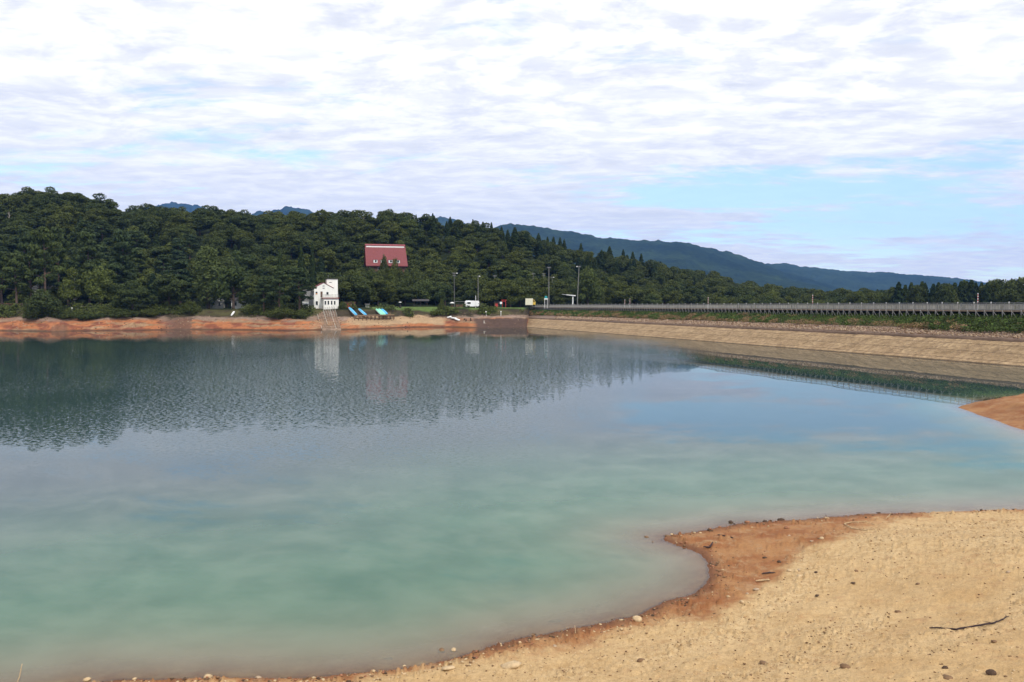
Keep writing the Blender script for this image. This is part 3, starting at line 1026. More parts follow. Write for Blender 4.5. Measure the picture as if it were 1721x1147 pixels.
def build_dam():
    root = thing('dam', 'long embankment dam with beige stone apron and grassy top along the right shore', 'dam', dam(60, 12, 0))
    inv = Matrix.Translation(-root.location)

    def part(name, V, Fc, mat):
        me = mk_mesh(name, V - np.array(root.location), Fc, [mat], smooth_=False)
        return link(name, me, root)
    V, Fc = strip(SECT, S0, S1, .5, .16, 3)
    part('apron', V, Fc, apron_mat())
    V, Fc = strip([(6.2, 2.50), (6.28, 2.80), (7.6, 2.86)], S0, S1, 2.0)
    part('kerb', V, Fc, simple('wet_kerb', (.13, .085, .06), .9, .3, .6))
    V, Fc = strip([(7.6, 2.86), (8.6, 3.2), (9.9, 3.75)], S0, S1, 1.0, .12, 5)
    part('stone_bed', V, Fc, simple('stone_bed', (.20, .14, .105), .95, .4, 5))
    V, Fc = strip([(9.9, 3.75), (11.5, 4.4), (13.2, 5.05), (15.3, 5.75), (16.4, 6.05)], S0, S1, 1.0, .3, 9)
    part('bank', V, Fc, simple('bank_earth', (.10, .085, .04), .95, .4, .8))
    V, Fc = strip([(16.4, 6.05), (17.2, 6.12), (24.6, 6.12)], S0, S1, 4.0)
    part('crest_road', V, Fc, simple('crest_asphalt', (.09, .088, .085), .9, .2, 2))
    V, Fc = strip([(24.6, 6.12), (26, 6.0), (44, -2.5), (60, -6.6)], S0, S1, 4.0)
    part('far_slope', V, Fc, simple('far_slope_grass', (.07, .11, .035), .95, .3, .5))


build_dam()

ICO = None


def rock_mesh(seed, sub=1, squash=.6):
    import bmesh
    bm = bmesh.new()
    bmesh.ops.create_icosphere(bm, subdivisions=sub, radius=1.0)
    rn = random.Random(seed)
    ax = Vector((rn.uniform(.75, 1.2), rn.uniform(.65, 1.0), squash * rn.uniform(.8, 1.2)))
    planes = [Vector((rn.gauss(0, 1), rn.gauss(0, 1), rn.gauss(0, 1))).normalized() for _ in range(7)]
    for v in bm.verts:
        p = v.co.copy()
        for n in planes:
            dd = p.dot(n)
            if dd > .62:
                p -= n * (dd - .62) * .85
        p *= 1 + rn.uniform(-.06, .06)
        v.co = Vector((p.x * ax.x, p.y * ax.y, p.z * ax.z))
    V = np.array([tuple(v.co) for v in bm.verts]); Fc = np.array([[v.index for v in f.verts] for f in bm.faces])
    bm.free()
    return V, Fc


def scatter_rocks(name, P, sizes, mats, seed, sub=1, squash=.6, label=None, cat=None):
    rn = np.random.default_rng(seed)
    protos = [rock_mesh(seed * 10 + k_, sub, squash) for k_ in range(6)]
    Vs, Fs, Ms, off = [], [], [], 0
    for p, s in zip(P, sizes):
        V, Fc = protos[rn.integers(6)]
        a = rn.uniform(0, 6.28); ca, sa = math.cos(a), math.sin(a)
        Q = V * s
        Q = np.stack([Q[:, 0] * ca - Q[:, 1] * sa, Q[:, 0] * sa + Q[:, 1] * ca, Q[:, 2]], -1) + np.array(p)
        Vs.append(Q); Fs.append(Fc + off); off += len(V)
        Ms.append(np.full(len(Fc), rn.integers(len(mats))))
    me = mk_mesh(name, np.concatenate(Vs), np.concatenate(Fs), mats, np.concatenate(Ms))
    o = link(name, me)
    tag(o, label, cat, kind='stuff')
    return o


M['stone_a'] = simple('stone_grey_pink', (.25, .17, .12), .9, .3, 8)
M['stone_b'] = simple('stone_pale', (.35, .26, .175), .9, .25, 8)
M['stone_c'] = simple('stone_brown', (.18, .11, .062), .9, .3, 8)
M['stone_tan'] = simple('stone_tan', (.46, .34, .20), .92, .2, 12)
M['stone_red'] = simple('stone_red', (.26, .12, .065), .92, .3, 12)
M['stone_dark'] = simple('stone_dark', (.070, .043, .028), .85, .3, 12)


def build_riprap():
    rn = np.random.default_rng(3)
    P, sz = [], []
    for _ in range(7000):
        s = -22 + (DL + 20) * rn.random() ** 1.5
        u = rn.uniform(7.7, 9.5)
        z = np.interp(u, [7.6, 8.6, 9.9], [2.86, 3.2, 3.75]) + .03
        q = dam(s, u, z)
        P.append(tuple(q)); sz.append(rn.uniform(.10, .24) * (1 + .004 * max(s, 0)))
    scatter_rocks('riprap', P, sz, [M['stone_a'], M['stone_b'], M['stone_c']], 4, 1, .7,
                  'strip of loose grey pink stones above the beige dam apron', 'riprap')


build_riprap()


# ------------------------------------------------------------------ leaf clouds
def leaf_quads(Cn, N, size, rn, asp=.6):
    """diamond leaves at points Cn with normals N"""
    n = len(Cn)
    r = rn.normal(size=(n, 3))
    T = np.cross(N, r); T /= np.linalg.norm(T, axis=1)[:, None] + 1e-9
    B = np.cross(N, T)
    s = np.broadcast_to(np.asarray(size), (n,))[:, None]
    V = np.stack([Cn + T * s, Cn + B * s * asp, Cn - T * s, Cn - B * s * asp], 1)
    V[:, 1] += N * s * .15; V[:, 3] += N * s * .15
    return V.reshape(-1, 3), np.arange(4 * n).reshape(n, 4)


def unit(v):
    return v / (np.linalg.norm(v, axis=-1, keepdims=True) + 1e-9)


def blob_leaves(blobs, n, rn, leaf, up=.25, jit=.55, flat=1.0):
    """leaves over the outside of a set of blobs (x,y,z,r,flatten)"""
    B = np.array(blobs)
    wgt = B[:, 3] ** 2; wgt /= wgt.sum()
    k_ = rn.choice(len(B), n, p=wgt)
    d = unit(rn.normal(size=(n, 3)) + np.array([0, 0, up]))
    rad = B[k_, 3] * (1 - .28 * rn.random(n) ** 2) * (1 + .10 * rn.normal(size=n))
    P = B[k_, :3] + d * rad[:, None] * np.stack([np.ones(n), np.ones(n), B[k_, 4]], -1)
    # drop leaves buried deep in a neighbouring blob
    D = np.linalg.norm((P[:, None] - B[None, :, :3]) / np.stack([np.ones(len(B)), np.ones(len(B)), B[:, 4]], -1)[None], axis=2) / B[None, :, 3]
    keep = (D.min(1) > .72) | (rn.random(n) < .12)
    P, d = P[keep], d[keep]
    N = unit(d + rn.normal(size=d.shape) * jit + np.array([0, 0, .25]))
    return leaf_quads(P, N, leaf * rn.uniform(.6, 1.35, len(P)), rn)


def tree_mesh(kind, seed):
    """unit meshes (height about 10 m): crown (V,F), trunk MB"""
    rn = np.random.default_rng(seed)
    tr = MB()
    if kind in ('broad', 'wide'):
        wd = 4.6 if kind == 'broad' else 5.6
        blobs = []
        nb = 19 if kind == 'broad' else 24
        for i in range(nb):
            q = rn.random() ** .5
            a = 2.4 * i + rn.uniform(-.5, .5)
            hz_ = rn.uniform(0, 1)
            rr = wd * .66 * q * math.sqrt(max(1 - (hz_ - .25) ** 2 * 1.15, .1))
            blobs.append((rr * math.cos(a), rr * math.sin(a), (3.0 if kind == 'broad' else 2.4) + hz_ * (5.3 if kind == 'broad' else 5.7), rn.uniform(1.0, 2.1), rn.uniform(.62, .9) if kind == 'broad' else rn.uniform(.40, .7)))
        blobs.append((0, 0, 8.4, 1.6, .8))
        V, Fc = blob_leaves(blobs, 7000, rn, .27, jit=.7)
        tr.tube([(0, 0, -1.5), (.1, 0, 2), (.25, .1, 5)], [.38, .26, .16], 7)
        for b in blobs[:7]:
            tr.tube([(.12, .03, 2.2 + rn.random()), (b[0] * .5, b[1] * .5, b[2] * .72), (b[0], b[1], b[2])], [.15, .09, .03], 5)
    elif kind == 'poplar':
        blobs = []
        for i in range(22):
            z = 1.6 + i / 22 * 7.6
            rr = 1.1 * math.sin(math.pi * min((z - .6) / 9.6, 1)) ** .7
            a = i * 2.4
            blobs.append((rr * .75 * math.cos(a), rr * .75 * math.sin(a), z, rn.uniform(.75, 1.1) * (.8 if z > 8 else 1), 1.1))
        V, Fc = blob_leaves(blobs, 8000, rn, .16, jit=.9)
        tr.tube([(0, 0, -1.5), (.05, 0, 4), (0, 0, 9)], [.28, .18, .04], 7)
    elif kind == 'pine':
        Vs, Fs, off = [], [], 0
        tr.tube([(0, 0, -1.5), (.1, .05, 3), (-.1, .1, 6), (.1, 0, 9.4)], [.26, .21, .15, .05], 7)
        for i in range(17):
            z = 3.4 + 6.2 * (i / 16) ** .9
            a = 2.4 * i + rn.uniform(-.4, .4)
            rr = (1 - (i / 16) ** 2 * .85) * rn.uniform(1.0, 2.7)
            cx, cy = rr * math.cos(a), rr * math.sin(a)
            tr.tube([(0, 0, z - .5), (cx * .6, cy * .6, z - .15), (cx, cy, z)], [.09, .05, .02], 5)
            sub = [(cx + rn.uniform(-.7, .7), cy + rn.uniform(-.7, .7), z + rn.uniform(-.1, .2), rn.uniform(.6, 1.05), .38) for _ in range(4)]
            V, Fc = blob_leaves(sub, 330, rn, .22, up=.5, jit=.7)
            Vs.append(V); Fs.append(Fc + off); off += len(V)
        V, Fc = np.concatenate(Vs), np.concatenate(Fs)
    elif kind == 'cedar':
        n = 4200
        t = rn.random(n) ** .75
        z = 9.9 - t * 8.9
        a = rn.uniform(0, 2 * math.pi, n)
        lob = 1 + .22 * np.sin(a * 5 + z * 2.1) + .18 * np.sin(z * 5.2 + a * 2)
        rr = (0.10 + 1.75 * t ** .8) * lob * rn.uniform(.72, 1.05, n)
        P = np.stack([rr * np.cos(a), rr * np.sin(a), z], -1)
        N = unit(np.stack([np.cos(a), np.sin(a), .45 + 0 * a], -1) + rn.normal(size=(n, 3)) * .5)
        V, Fc = leaf_quads(P, N, .27 * rn.uniform(.6, 1.3, n), rn, .5)
        tr.tube([(0, 0, -1.5), (0, 0, 4), (0, 0, 9.6)], [.24, .16, .03], 7)
    else:                                           # shrub
        blobs = []
        for i in range(16):
            a = i * 2.4; q = (i / 16) ** .5
            blobs.append((4.2 * q * math.cos(a), 4.2 * q * math.sin(a), 1.2 + rn.random() * 5.6 * (1 - q * .65), rn.uniform(1.5, 2.4), .85))
        V, Fc = blob_leaves(blobs, 5200, rn, .30, jit=.6)
        V[:, 2] = np.maximum(V[:, 2], -.3)
        for b in blobs[:5]:
            tr.tube([(0, 0, -.6), (b[0] * .5, b[1] * .5, b[2] * .5), (b[0], b[1], b[2])], [.18, .1, .03], 5)
    return V, Fc, tr


NAMES = {'broad': 'broadleaf_tree', 'wide': 'spreading_tree', 'poplar': 'poplar_tree', 'pine': 'pine_tree', 'cedar': 'cedar_tree', 'shrub': 'shrub'}
PROTO = {}


def proto(kind, var, leafmat):
    key = (kind, var, leafmat)
    if key not in PROTO:
        sd_ = {'broad': 100, 'wide': 200, 'poplar': 300, 'pine': 400, 'cedar': 500, 'shrub': 600}[kind] + var
        V, Fc, tr = tree_mesh(kind, sd_)
        crown = mk_mesh('crown', V, Fc, [M[leafmat]])
        bark = M['pine_bark'] if kind in ('pine', 'cedar') else M['bark']
        trunk = tr.mesh('trunk', bark)
        # the same tree as one mesh, for the far ones
        TV = np.array(tr.v)
        T4 = np.array([f for f in tr.f if len(f) == 4])
        whole = mk_mesh(NAMES[kind], np.concatenate([V, TV]), np.concatenate([Fc, T4 + len(V)]), [M[leafmat], bark],
                        np.concatenate([np.zeros(len(Fc)), np.ones(len(T4))]))
        PROTO[key] = (crown, trunk, whole)
    return PROTO[key]


def plant(kind, loc, h, wscale, leafmat, label, group=None, var=None, parts=True, cat=None):
    """a tree of height h; wscale widens the crown"""
    var = random.randrange(5) if var is None else var
    crown, trunk, whole = proto(kind, var, leafmat)
    s = h / 10.0 if kind != 'shrub' else h / 7.6
    cat = cat or ('shrub' if kind == 'shrub' else 'tree')
    if parts:
        o = thing(NAMES[kind], label, cat, loc, random.uniform(0, 6.28), group)
        link('trunk' if kind != 'shrub' else 'stem', trunk, o)
        link('crown' if kind != 'shrub' else 'foliage', crown, o)
    else:
        o = link(NAMES[kind], whole, None, loc, random.uniform(0, 6.28))
        tag(o, label, cat, group)
    o.scale = (s * wscale, s * wscale, s)
    return o


def tree_px(kind, px, top, off, wpx, leafmat, label, var=None, cat=None, group=None):
    """a tree on the far shore: picture column, skyline row of its top, metres behind the waterline, width in pixels"""
    Y = float(yw(np.array([px], float))[0]) + off
    p = spot(px, Y, -.15)
    h = CAM_H + (514 - top) / F * Y - p.z
    wm = wpx / F * Y
    unitw = {'broad': 9.6, 'wide': 12.0, 'poplar': 3.5, 'pine': 6.2, 'cedar': 3.9, 'shrub': 12.0}[kind]
    uh = 7.6 if kind == 'shrub' else 10.0
    return plant(kind, p, h, wm / (unitw * h / uh), leafmat, label, group, var, True, cat)


# single trees of the shore that one can tell apart
tree_px('poplar', 350, 411, 22, 46, 'leaf_pale', 'tall pale green poplar rising alone above the shore trees', 0)
tree_px('broad', 392, 446, 18, 76, 'leaf_light', 'rounded olive green tree on the right flank of the tall pale poplar', 1)
tree_px('wide', 430, 462, 20, 66, 'leaf', 'dark spreading tree between the poplar tree and the boathouse pines', 2)
tree_px('pine', 503, 452, 13, 52, 'needle', 'dark pine with layered boughs just left of the white boathouse', 1)
tree_px('pine', 470, 458, 12, 44, 'needle', 'dark pine second to the left of the white boathouse', 2)
tree_px('pine', 444, 470, 11, 36, 'needle', 'shorter pine leaning over the orange bank left of the boathouse pines', 3)
tree_px('cedar', 471, 421, 30, 18, 'cedar', 'slim cedar spire behind the pines, leftmost of the three spires', 0)
tree_px('cedar', 507, 413, 34, 22, 'cedar', 'broad cedar spire behind the pines, middle of the three spires', 1)
tree_px('cedar', 526, 408, 36, 17, 'cedar', 'slim dark cedar spire behind the boathouse, rightmost of the three spires', 2)
tree_px('wide', 285, 458, 14, 92, 'leaf', 'broad dark tree overhanging the shaded mud bank left of the poplar', 3)
tree_px('wide', 222, 470, 13, 84, 'leaf', 'low wide dark tree on the shore right of the guardrail path', 4)
tree_px('wide', 168, 446, 24, 78, 'leaf_light', 'bright green spreading tree behind the guardrail path', 0)
tree_px('wide', 122, 448, 26, 60, 'leaf_light', 'bright green tree with a thin grey trunk beside the tall lamp post', 1)
tree_px('pine', 76, 384, 26, 54, 'needle', 'tall red trunked pine in front of the pale house', 0)
tree_px('pine', 52, 392, 30, 46, 'needle', 'tall pine at the left side of the pale house', 1)
tree_px('pine', 28, 428, 19, 52, 'needle', 'pine with blue green boughs at the far left shore', 2)
tree_px('pine', 4, 424, 20, 48, 'needle', 'pine cut by the left edge of the view above the terrace wall', 3)
tree_px('pine', 150, 392, 46, 52, 'needle', 'pale green pine above the small pale gable', 4)
tree_px('pine', 208, 388, 44, 56, 'needle', 'pine with a bare pale trunk on the slope right of the small pale gable', 0)
tree_px('pine', 100, 386, 40, 46, 'needle', 'pine right of the tall red trunked pine', 2)
tree_px('shrub', 74, 482, 10.5, 70, 'leaf', 'big rounded green bush on the shore below the tall pine', 0)
tree_px('shrub', 60, 512, 8.5, 46, 'leaf', 'low dark bush spilling onto the orange mud at the foot of the big bush', 1)
tree_px('shrub', 108, 522, 9.0, 40, 'leaf', 'low dark bush under the small white marker on the bank', 2)
tree_px('shrub', 152, 521, 9.2, 48, 'leaf', 'low dark bush in front of the guardrail', 3)
tree_px('shrub', 205, 517, 9.5, 54, 'leaf', 'low dark bush right of the guardrail', 4)
tree_px('shrub', 255, 518, 10.5, 56, 'leaf', 'dark bush at the brink of the shaded mud bank', 0)
tree_px('shrub', 318, 505, 11, 40, 'leaf', 'dark bush where the shaded mud bank meets the orange beach', 1)
tree_px('shrub', 420, 512, 11.5, 36, 'leaf', 'dark bush at the top of the orange beach by the white upturned skiff', 2)
tree_px('shrub', 470, 508, 9.5, 52, 'leaf', 'dark bush below the boathouse pines', 3)
tree_px('shrub', 502, 520, 9.0, 34, 'leaf', 'dark bush in front of the small white shed', 4)
tree_px('shrub', 576, 506, 14.5, 18, 'leaf', 'grey green bush beside the right wall of the boathouse', 1)
tree_px('wide', 592, 452, 34, 82, 'leaf', 'dark tree behind the brown hut', 2)
tree_px('wide', 636, 462, 33, 74, 'leaf', 'dark tree over the lawn below the red lodge', 3)
tree_px('wide', 680, 468, 34, 66, 'leaf', 'mid green tree over the dark picnic shelter', 4)
tree_px('wide', 716, 468, 36, 60, 'leaf_light', 'lighter green tree behind the picnic shelter', 0)
tree_px('broad', 748, 478, 33, 40, 'leaf_light', 'small bright green tree left of the white parasol', 1)
tree_px('wide', 790, 470, 38, 62, 'leaf', 'dark tree behind the white spotted stall', 2)
tree_px('wide', 836, 466, 40, 62, 'leaf', 'dark green tree behind the small brown kiosk', 3)
tree_px('wide', 858, 470, 26, 54, 'leaf', 'dark rounded tree at the left end of the dam walkway', 4)
tree_px('shrub', 742, 500, 12.5, 15, 'leaf', 'small dark bush beside the orange gully on the beach bank', 2)
tree_px('shrub', 820, 521, 9.6, 12, 'weed', 'small green bush on the stony bank by the marker stake', 3)
tree_px('wide', 988, 446, 30, 62, 'leaf_light', 'yellow green tree behind the leaning lamp pole', 0)
tree_px('wide', 905, 462, 40, 62, 'leaf_light', 'bright tree behind the yellow fronted van', 1)
tree_px('wide', 945, 468, 46, 56, 'leaf', 'dark tree behind the cantilevered shelter', 2)


# the wood on the hill
LAND = [(-400, 60, 'at the far left'), (60, 190, 'above the pale house'), (190, 330, 'left of the poplar'),
        (330, 460, 'behind the poplar'), (460, 600, 'above the boathouse'), (600, 700, 'around the red lodge'),
        (700, 830, 'right of the red lodge'), (830, 930, 'behind the dam end'), (930, 1080, 'behind the shelter'),
        (1080, 1250, 'on the spur beyond the dam'), (1250, 1500, 'on the low spur beyond the dam'), (1500, 2300, 'at the right end')]
BANDS = ['lower slope', 'middle slope', 'crest']
LOOKS = {'broad': 'dark green round crowned tree', 'wide': 'spreading green tree', 'pine': 'layered dark pine', 'cedar': 'pointed dark cedar', 'pale': 'lighter green tree'}
CAP = {}


def hill_tree(kind, px, Y, h, ws, leafmat, t):
    zone = next((z[2] for z in LAND if z[0] <= px < z[1]), None)
    bnd = BANDS[0 if t < .3 else 1 if t < .78 else 2]
    look = LOOKS['pale'] if leafmat == 'leaf_light' else LOOKS[kind]
    label = look + ' on the ' + bnd + ' ' + zone
    p = spot(px, Y, -.2)
    plant(kind, p, h, ws * (1.18 if kind in ('broad', 'wide') else 1.0), leafmat, label, look + 's, ' + bnd + ', ' + zone, None, False)
    CAP[kind] = CAP.get(kind, 0) + 1


LODGE_PX, LODGE_Y = 650, 330


def grow_wood():
    rn = random.Random(21)
    Y = 266.0
    row = 0
    while Y < 640:
        step = 8.4 * (Y / 300) ** .5
        dpx = step * 1.18 / Y * F
        px = -60 + (row % 2) * dpx / 2
        while px < 1500:
            q = px + rn.uniform(-.36, .36) * dpx
            yy = Y + rn.uniform(-.4, .4) * step
            px += dpx
            yc = float(np.interp(q, CREST[:, 0], CREST[:, 1])); yh = float(np.interp(q, HSTART[:, 0], HSTART[:, 1]))
            t = (yy - yh) / (yc - yh)
            if t < -.05 or t > 1.10 or yy < float(yw(np.array([q]))[0]) + (30 if q < 880 else 6):
                continue
            if abs(q - LODGE_PX) < 44 and abs(yy - LODGE_Y) < 13:
                continue
            if abs(q - LODGE_PX) < 40 and LODGE_Y - 40 < yy <= LODGE_Y - 13:      # keep the roof in view
                hill_tree('wide', q, yy, rn.uniform(5.2, 6.6), 1.2, 'leaf', t)
                continue
            r = rn.random()
            h = rn.uniform(7.4, 12.4)
            if t > .86:
                h *= rn.uniform(.92, 1.10)
            ced = (690 < q < 960 and t > .66 and r < .40) or (930 < q < 1110 and t > .55 and r < .5) or (440 < q < 560 and .15 < t < .4 and r < .4) or r < .03
            if ced:
                hill_tree('cedar', q, yy, h * rn.uniform(.85, 1.1), rn.uniform(1.1, 1.5), 'cedar', t)
            elif q < 330 and t < .55 and r < .45:
                hill_tree('pine', q, yy, h * 1.25, rn.uniform(1.0, 1.3), 'needle', t)
            elif r < .40 and CAP.get('broad', 0) < 290:
                hill_tree('broad', q, yy, h, rn.uniform(.95, 1.2), 'leaf', t)
            elif CAP.get('wide', 0) < 285:
                light = rn.random() < (.28 if t < .5 else .10)
                hill_tree('wide', q, yy, h * rn.uniform(.85, 1.0), rn.uniform(.9, 1.15), 'leaf_light' if light else 'leaf', t)
            elif CAP.get('broad', 0) < 290:
                hill_tree('broad', q, yy, h, rn.uniform(.95, 1.2), 'leaf', t)
        Y += step * .98
        row += 1
    for q, yy in [(708, 322), (722, 330), (736, 318), (714, 342), (730, 346), (700, 352), (694, 335), (745, 338), (752, 326), (606, 330), (598, 318)]:
        tt = (yy - 297) / 133
        hill_tree('wide', q, yy, rn.uniform(8.5, 10.5), 1.1, 'leaf', tt)
    for i in range(12):                                    # screen at the foot of the lodge
        q = 602 + i * 9 + rn.uniform(-3, 3); yy = LODGE_Y - rn.uniform(6, 16)
        p = spot(q, yy, -.2)
        top = rn.uniform(447.5, 453)
        h = CAM_H + (514 - top) / F * yy - p.z
        if h > 2:
            hill_tree('wide', q, yy, h, min(2.2, 6.5 / (1.2 * h)), 'leaf' if i % 3 else 'leaf_light', (yy - 297) / 133)
    for i in range(120):
        q = rn.uniform(-40, 1250)
        yc = float(np.interp(q, CREST[:, 0], CREST[:, 1])); yh = float(np.interp(q, HSTART[:, 0], HSTART[:, 1]))
        tt = rn.uniform(.12, .95); yy = yh + tt * (yc - yh)
        if abs(q - LODGE_PX) < 46 and yy < LODGE_Y + 15:
            continue
        zone = next((z[2] for z in LAND if z[0] <= q < z[1]), '')
        bnd = BANDS[0 if tt < .3 else 1 if tt < .78 else 2]
        plant('shrub', spot(q, yy, -.2), rn.uniform(3.5, 5.5), 1.0, 'leaf' if i % 4 else 'leaf_light', 'low bush between trees on the ' + bnd + ' ' + zone,
              'low bushes, ' + bnd + ', ' + zone, None, False)
    # single tall cedars that stick out of the skyline
    for q, top in [(700, 358), (728, 356), (757, 362), (770, 366), (795, 366), (812, 370), (826, 371), (843, 378), (866, 384), (885, 388), (905, 389), (920, 395), (930, 395), (941, 396), (948, 399),
                   (976, 406), (1024, 411), (1047, 416), (1063, 420), (1077, 423)]:
        yc = float(np.interp(q, CREST[:, 0], CREST[:, 1])) - 4
        p = spot(q, yc, -.3)
        h = CAM_H + (514 - top - 4) / F * yc - p.z
        hill_tree('cedar', q, yc, h, rn.uniform(.8, 1.2), 'cedar', 1.0)
    # the wood beyond the right end of the dam
    for i in range(30):
        q = 1492 + i * 9.2 + rn.uniform(-3, 3)
        yy = 330 + rn.uniform(-14, 26)
        top = np.interp(q, [1490, 1510, 1560, 1600, 1640, 1680, 1721, 1800], [488, 474, 474, 474, 472, 468, 466, 468]) + rn.uniform(-3, 6)
        base = 1.5
        h = CAM_H + (514 - top) / F * yy - base
        kind = 'cedar' if (q < 1660 and rn.random() < .75) else 'broad'
        o = plant(kind, Vector((xa(q) * yy, yy, base)), h, 1.15 if kind == 'cedar' else .75, 'cedar' if kind == 'cedar' else 'leaf',
                  ('pointed dark cedar' if kind == 'cedar' else 'dark round crowned tree') + ' in the grove beyond the right end of the dam',
                  ('cedars' if kind == 'cedar' else 'round crowned trees') + ' in the grove beyond the dam', None, False)
    for i in range(34):
        q = 1180 + i * 9.5 + rn.uniform(-3, 3)
        yy = 360 + rn.uniform(-20, 40)
        top = np.interp(q, [1180, 1300, 1400, 1420, 1450, 1490, 1520], [494, 497, 500, 492, 489, 492, 497]) + rn.uniform(-2, 5)
        base = 2.0
        h = CAM_H + (514 - top) / F * yy - base
        plant('wide' if i % 3 else 'broad', Vector((xa(q) * yy, yy, base)), h, 1.0, 'leaf_light' if i % 4 == 0 else 'leaf',
              'low rounded tree just beyond the dam road between spur and grove', 'low trees beyond the dam road', None, False)


grow_wood()


# low growth that covers the brink of the far shore, and weeds on the dam bank
def shore_brush():
    rn = np.random.default_rng(77)
    n = 9000
    px = rn.uniform(-60, 888, n)
    off = rn.uniform(9.5, 17, n)
    off = np.where(px > 540, rn.uniform(9.5, 13.5, n), off)
    keep = (fbm(px / 16, off / 4, 3, 181) > np.where(px > 690, .64, np.where(px > 520, .57, .41))) & ~((px > 525) & (px < 575) & (off > 4)) & ~((px > 580) & (px < 665) & (off < 12.5)) & ~((px > 330) & (px < 415))
    px, off = px[keep], off[keep]
    Y = yw(px) + off
    Z = terrain(px, Y)
    a = (px - 860.5) / F / (math.cos(PITCH) + 53.5 / F * math.sin(PITCH))
    lumps = np.stack([a * Y, Y, Z], -1)
    rep = 5
    P = np.repeat(lumps, rep, 0) + rn.normal(size=(len(lumps) * rep, 3)) * np.array([.6, .6, .30]) + np.repeat(np.stack([0 * px, 0 * px, 1.6 * np.maximum(fbm(px / 7, off / 2, 2, 185) - .45, 0) * 2.2], -1), rep, 0) + np.array([0, 0, .35])
    N = unit(rn.normal(size=P.shape) * .6 + np.array([0, -.35, .8]))
    V, Fc = leaf_quads(P, N, .30 * rn.uniform(.6, 1.3, len(P)), rn)
    mi = (rn.random(len(P)) < .25).astype(int)
    o = link('undergrowth', mk_mesh('undergrowth', V, Fc, [M['leaf'], M['leaf_light']], mi))
    tag(o, 'dark low undergrowth along the brink of the far shore', 'undergrowth', kind='stuff')


shore_brush()


def bank_weeds():
    rn = np.random.default_rng(78)
    n = 34000
    s = -26 + (dam_s(887, 12) + 26) * rn.random(n) ** 1.35
    u = rn.uniform(8.6, 14.2, n)
    pxs = px_of(D0.x + DT.x * s + DN.x * u, D0.y + DT.y * s + DN.y * u)
    lush = smooth(1480, 1580, pxs)
    edge = 9.0 + 1.4 * (fbm(s / 3.2, s * 0, 3, 191)) - lush * .5
    keep = u > edge
    s, u, lush = s[keep], u[keep], lush[keep]
    z = np.interp(u, [9.3, 9.9, 11.5, 13.2, 15.3], [3.5, 3.75, 4.4, 5.05, 5.75])
    hgt = (.25 + .45 * fbm(s / 2.2, u / 1.5, 3, 193) + .35 * lush * fbm(s / 1.3, u / 1.0, 3, 194))
    base = np.stack([D0.x + DT.x * s + DN.x * u, D0.y + DT.y * s + DN.y * u, z], -1)
    rep = 4
    P = np.repeat(base, rep, 0)
    hh = np.repeat(hgt, rep)
    P = P + rn.normal(size=P.shape) * np.array([.22, .22, 0]) + np.stack([0 * hh, 0 * hh, hh * rn.random(len(hh))], -1)
    N = unit(rn.normal(size=P.shape) * .65 + np.array([-.45, -.15, .75]))
    S_ = np.repeat(s, rep); U_ = np.repeat(u, rep); L_ = np.repeat(lush, rep)
    size = (.085 + .00065 * np.maximum(S_, 0)) * (1 + .5 * L_) * rn.uniform(.6, 1.4, len(P))
    V, Fc = leaf_quads(P, N, size, rn, .5)
    dryp = (fbm(S_ / 2.6, U_ / 1.6, 3, 195) > .46 + .10 * (U_ - 10.4) + .25 * L_) & (rn.random(len(P)) < .85)
    mi = np.where(dryp, 2, np.where((rn.random(len(P)) < .30) | (L_ > .5) & (rn.random(len(P)) < .4), 1, 0))
    o = link('bank_weeds', mk_mesh('bank_weeds', V, Fc, [M['weed'], M['leaf'], M['straw']], mi))
    tag(o, 'green weeds and dry grass covering the upper bank of the dam', 'weeds', kind='stuff')


bank_weeds()


# ------------------------------------------------------------------ boathouse
def sh(px, off):
    """depth a given distance behind the waterline"""
    return float(yw(np.array([float(px)]))[0]) + off


def wall_window(root, x, z, wd, hg, y, frame='white_paint', name='window', sill=True):
    """a window in a wall that faces -y"""
    mb = MB()
    t = .07
    mb.box((x, y - .02, z + hg / 2 + t / 2), (wd + 2 * t, .10, t))
    mb.box((x, y - .02, z - hg / 2 - t / 2), (wd + 2 * t, .16 if sill else .10, t))
    mb.box((x - wd / 2 - t / 2, y - .02, z), (t, .10, hg)); mb.box((x + wd / 2 + t / 2, y - .02, z), (t, .10, hg))
    f = mb.build(name, M[frame], root)
    MB().box((x, y - .004, z), (wd, .04, hg)).build('pane', M['glass'], f)
    return f


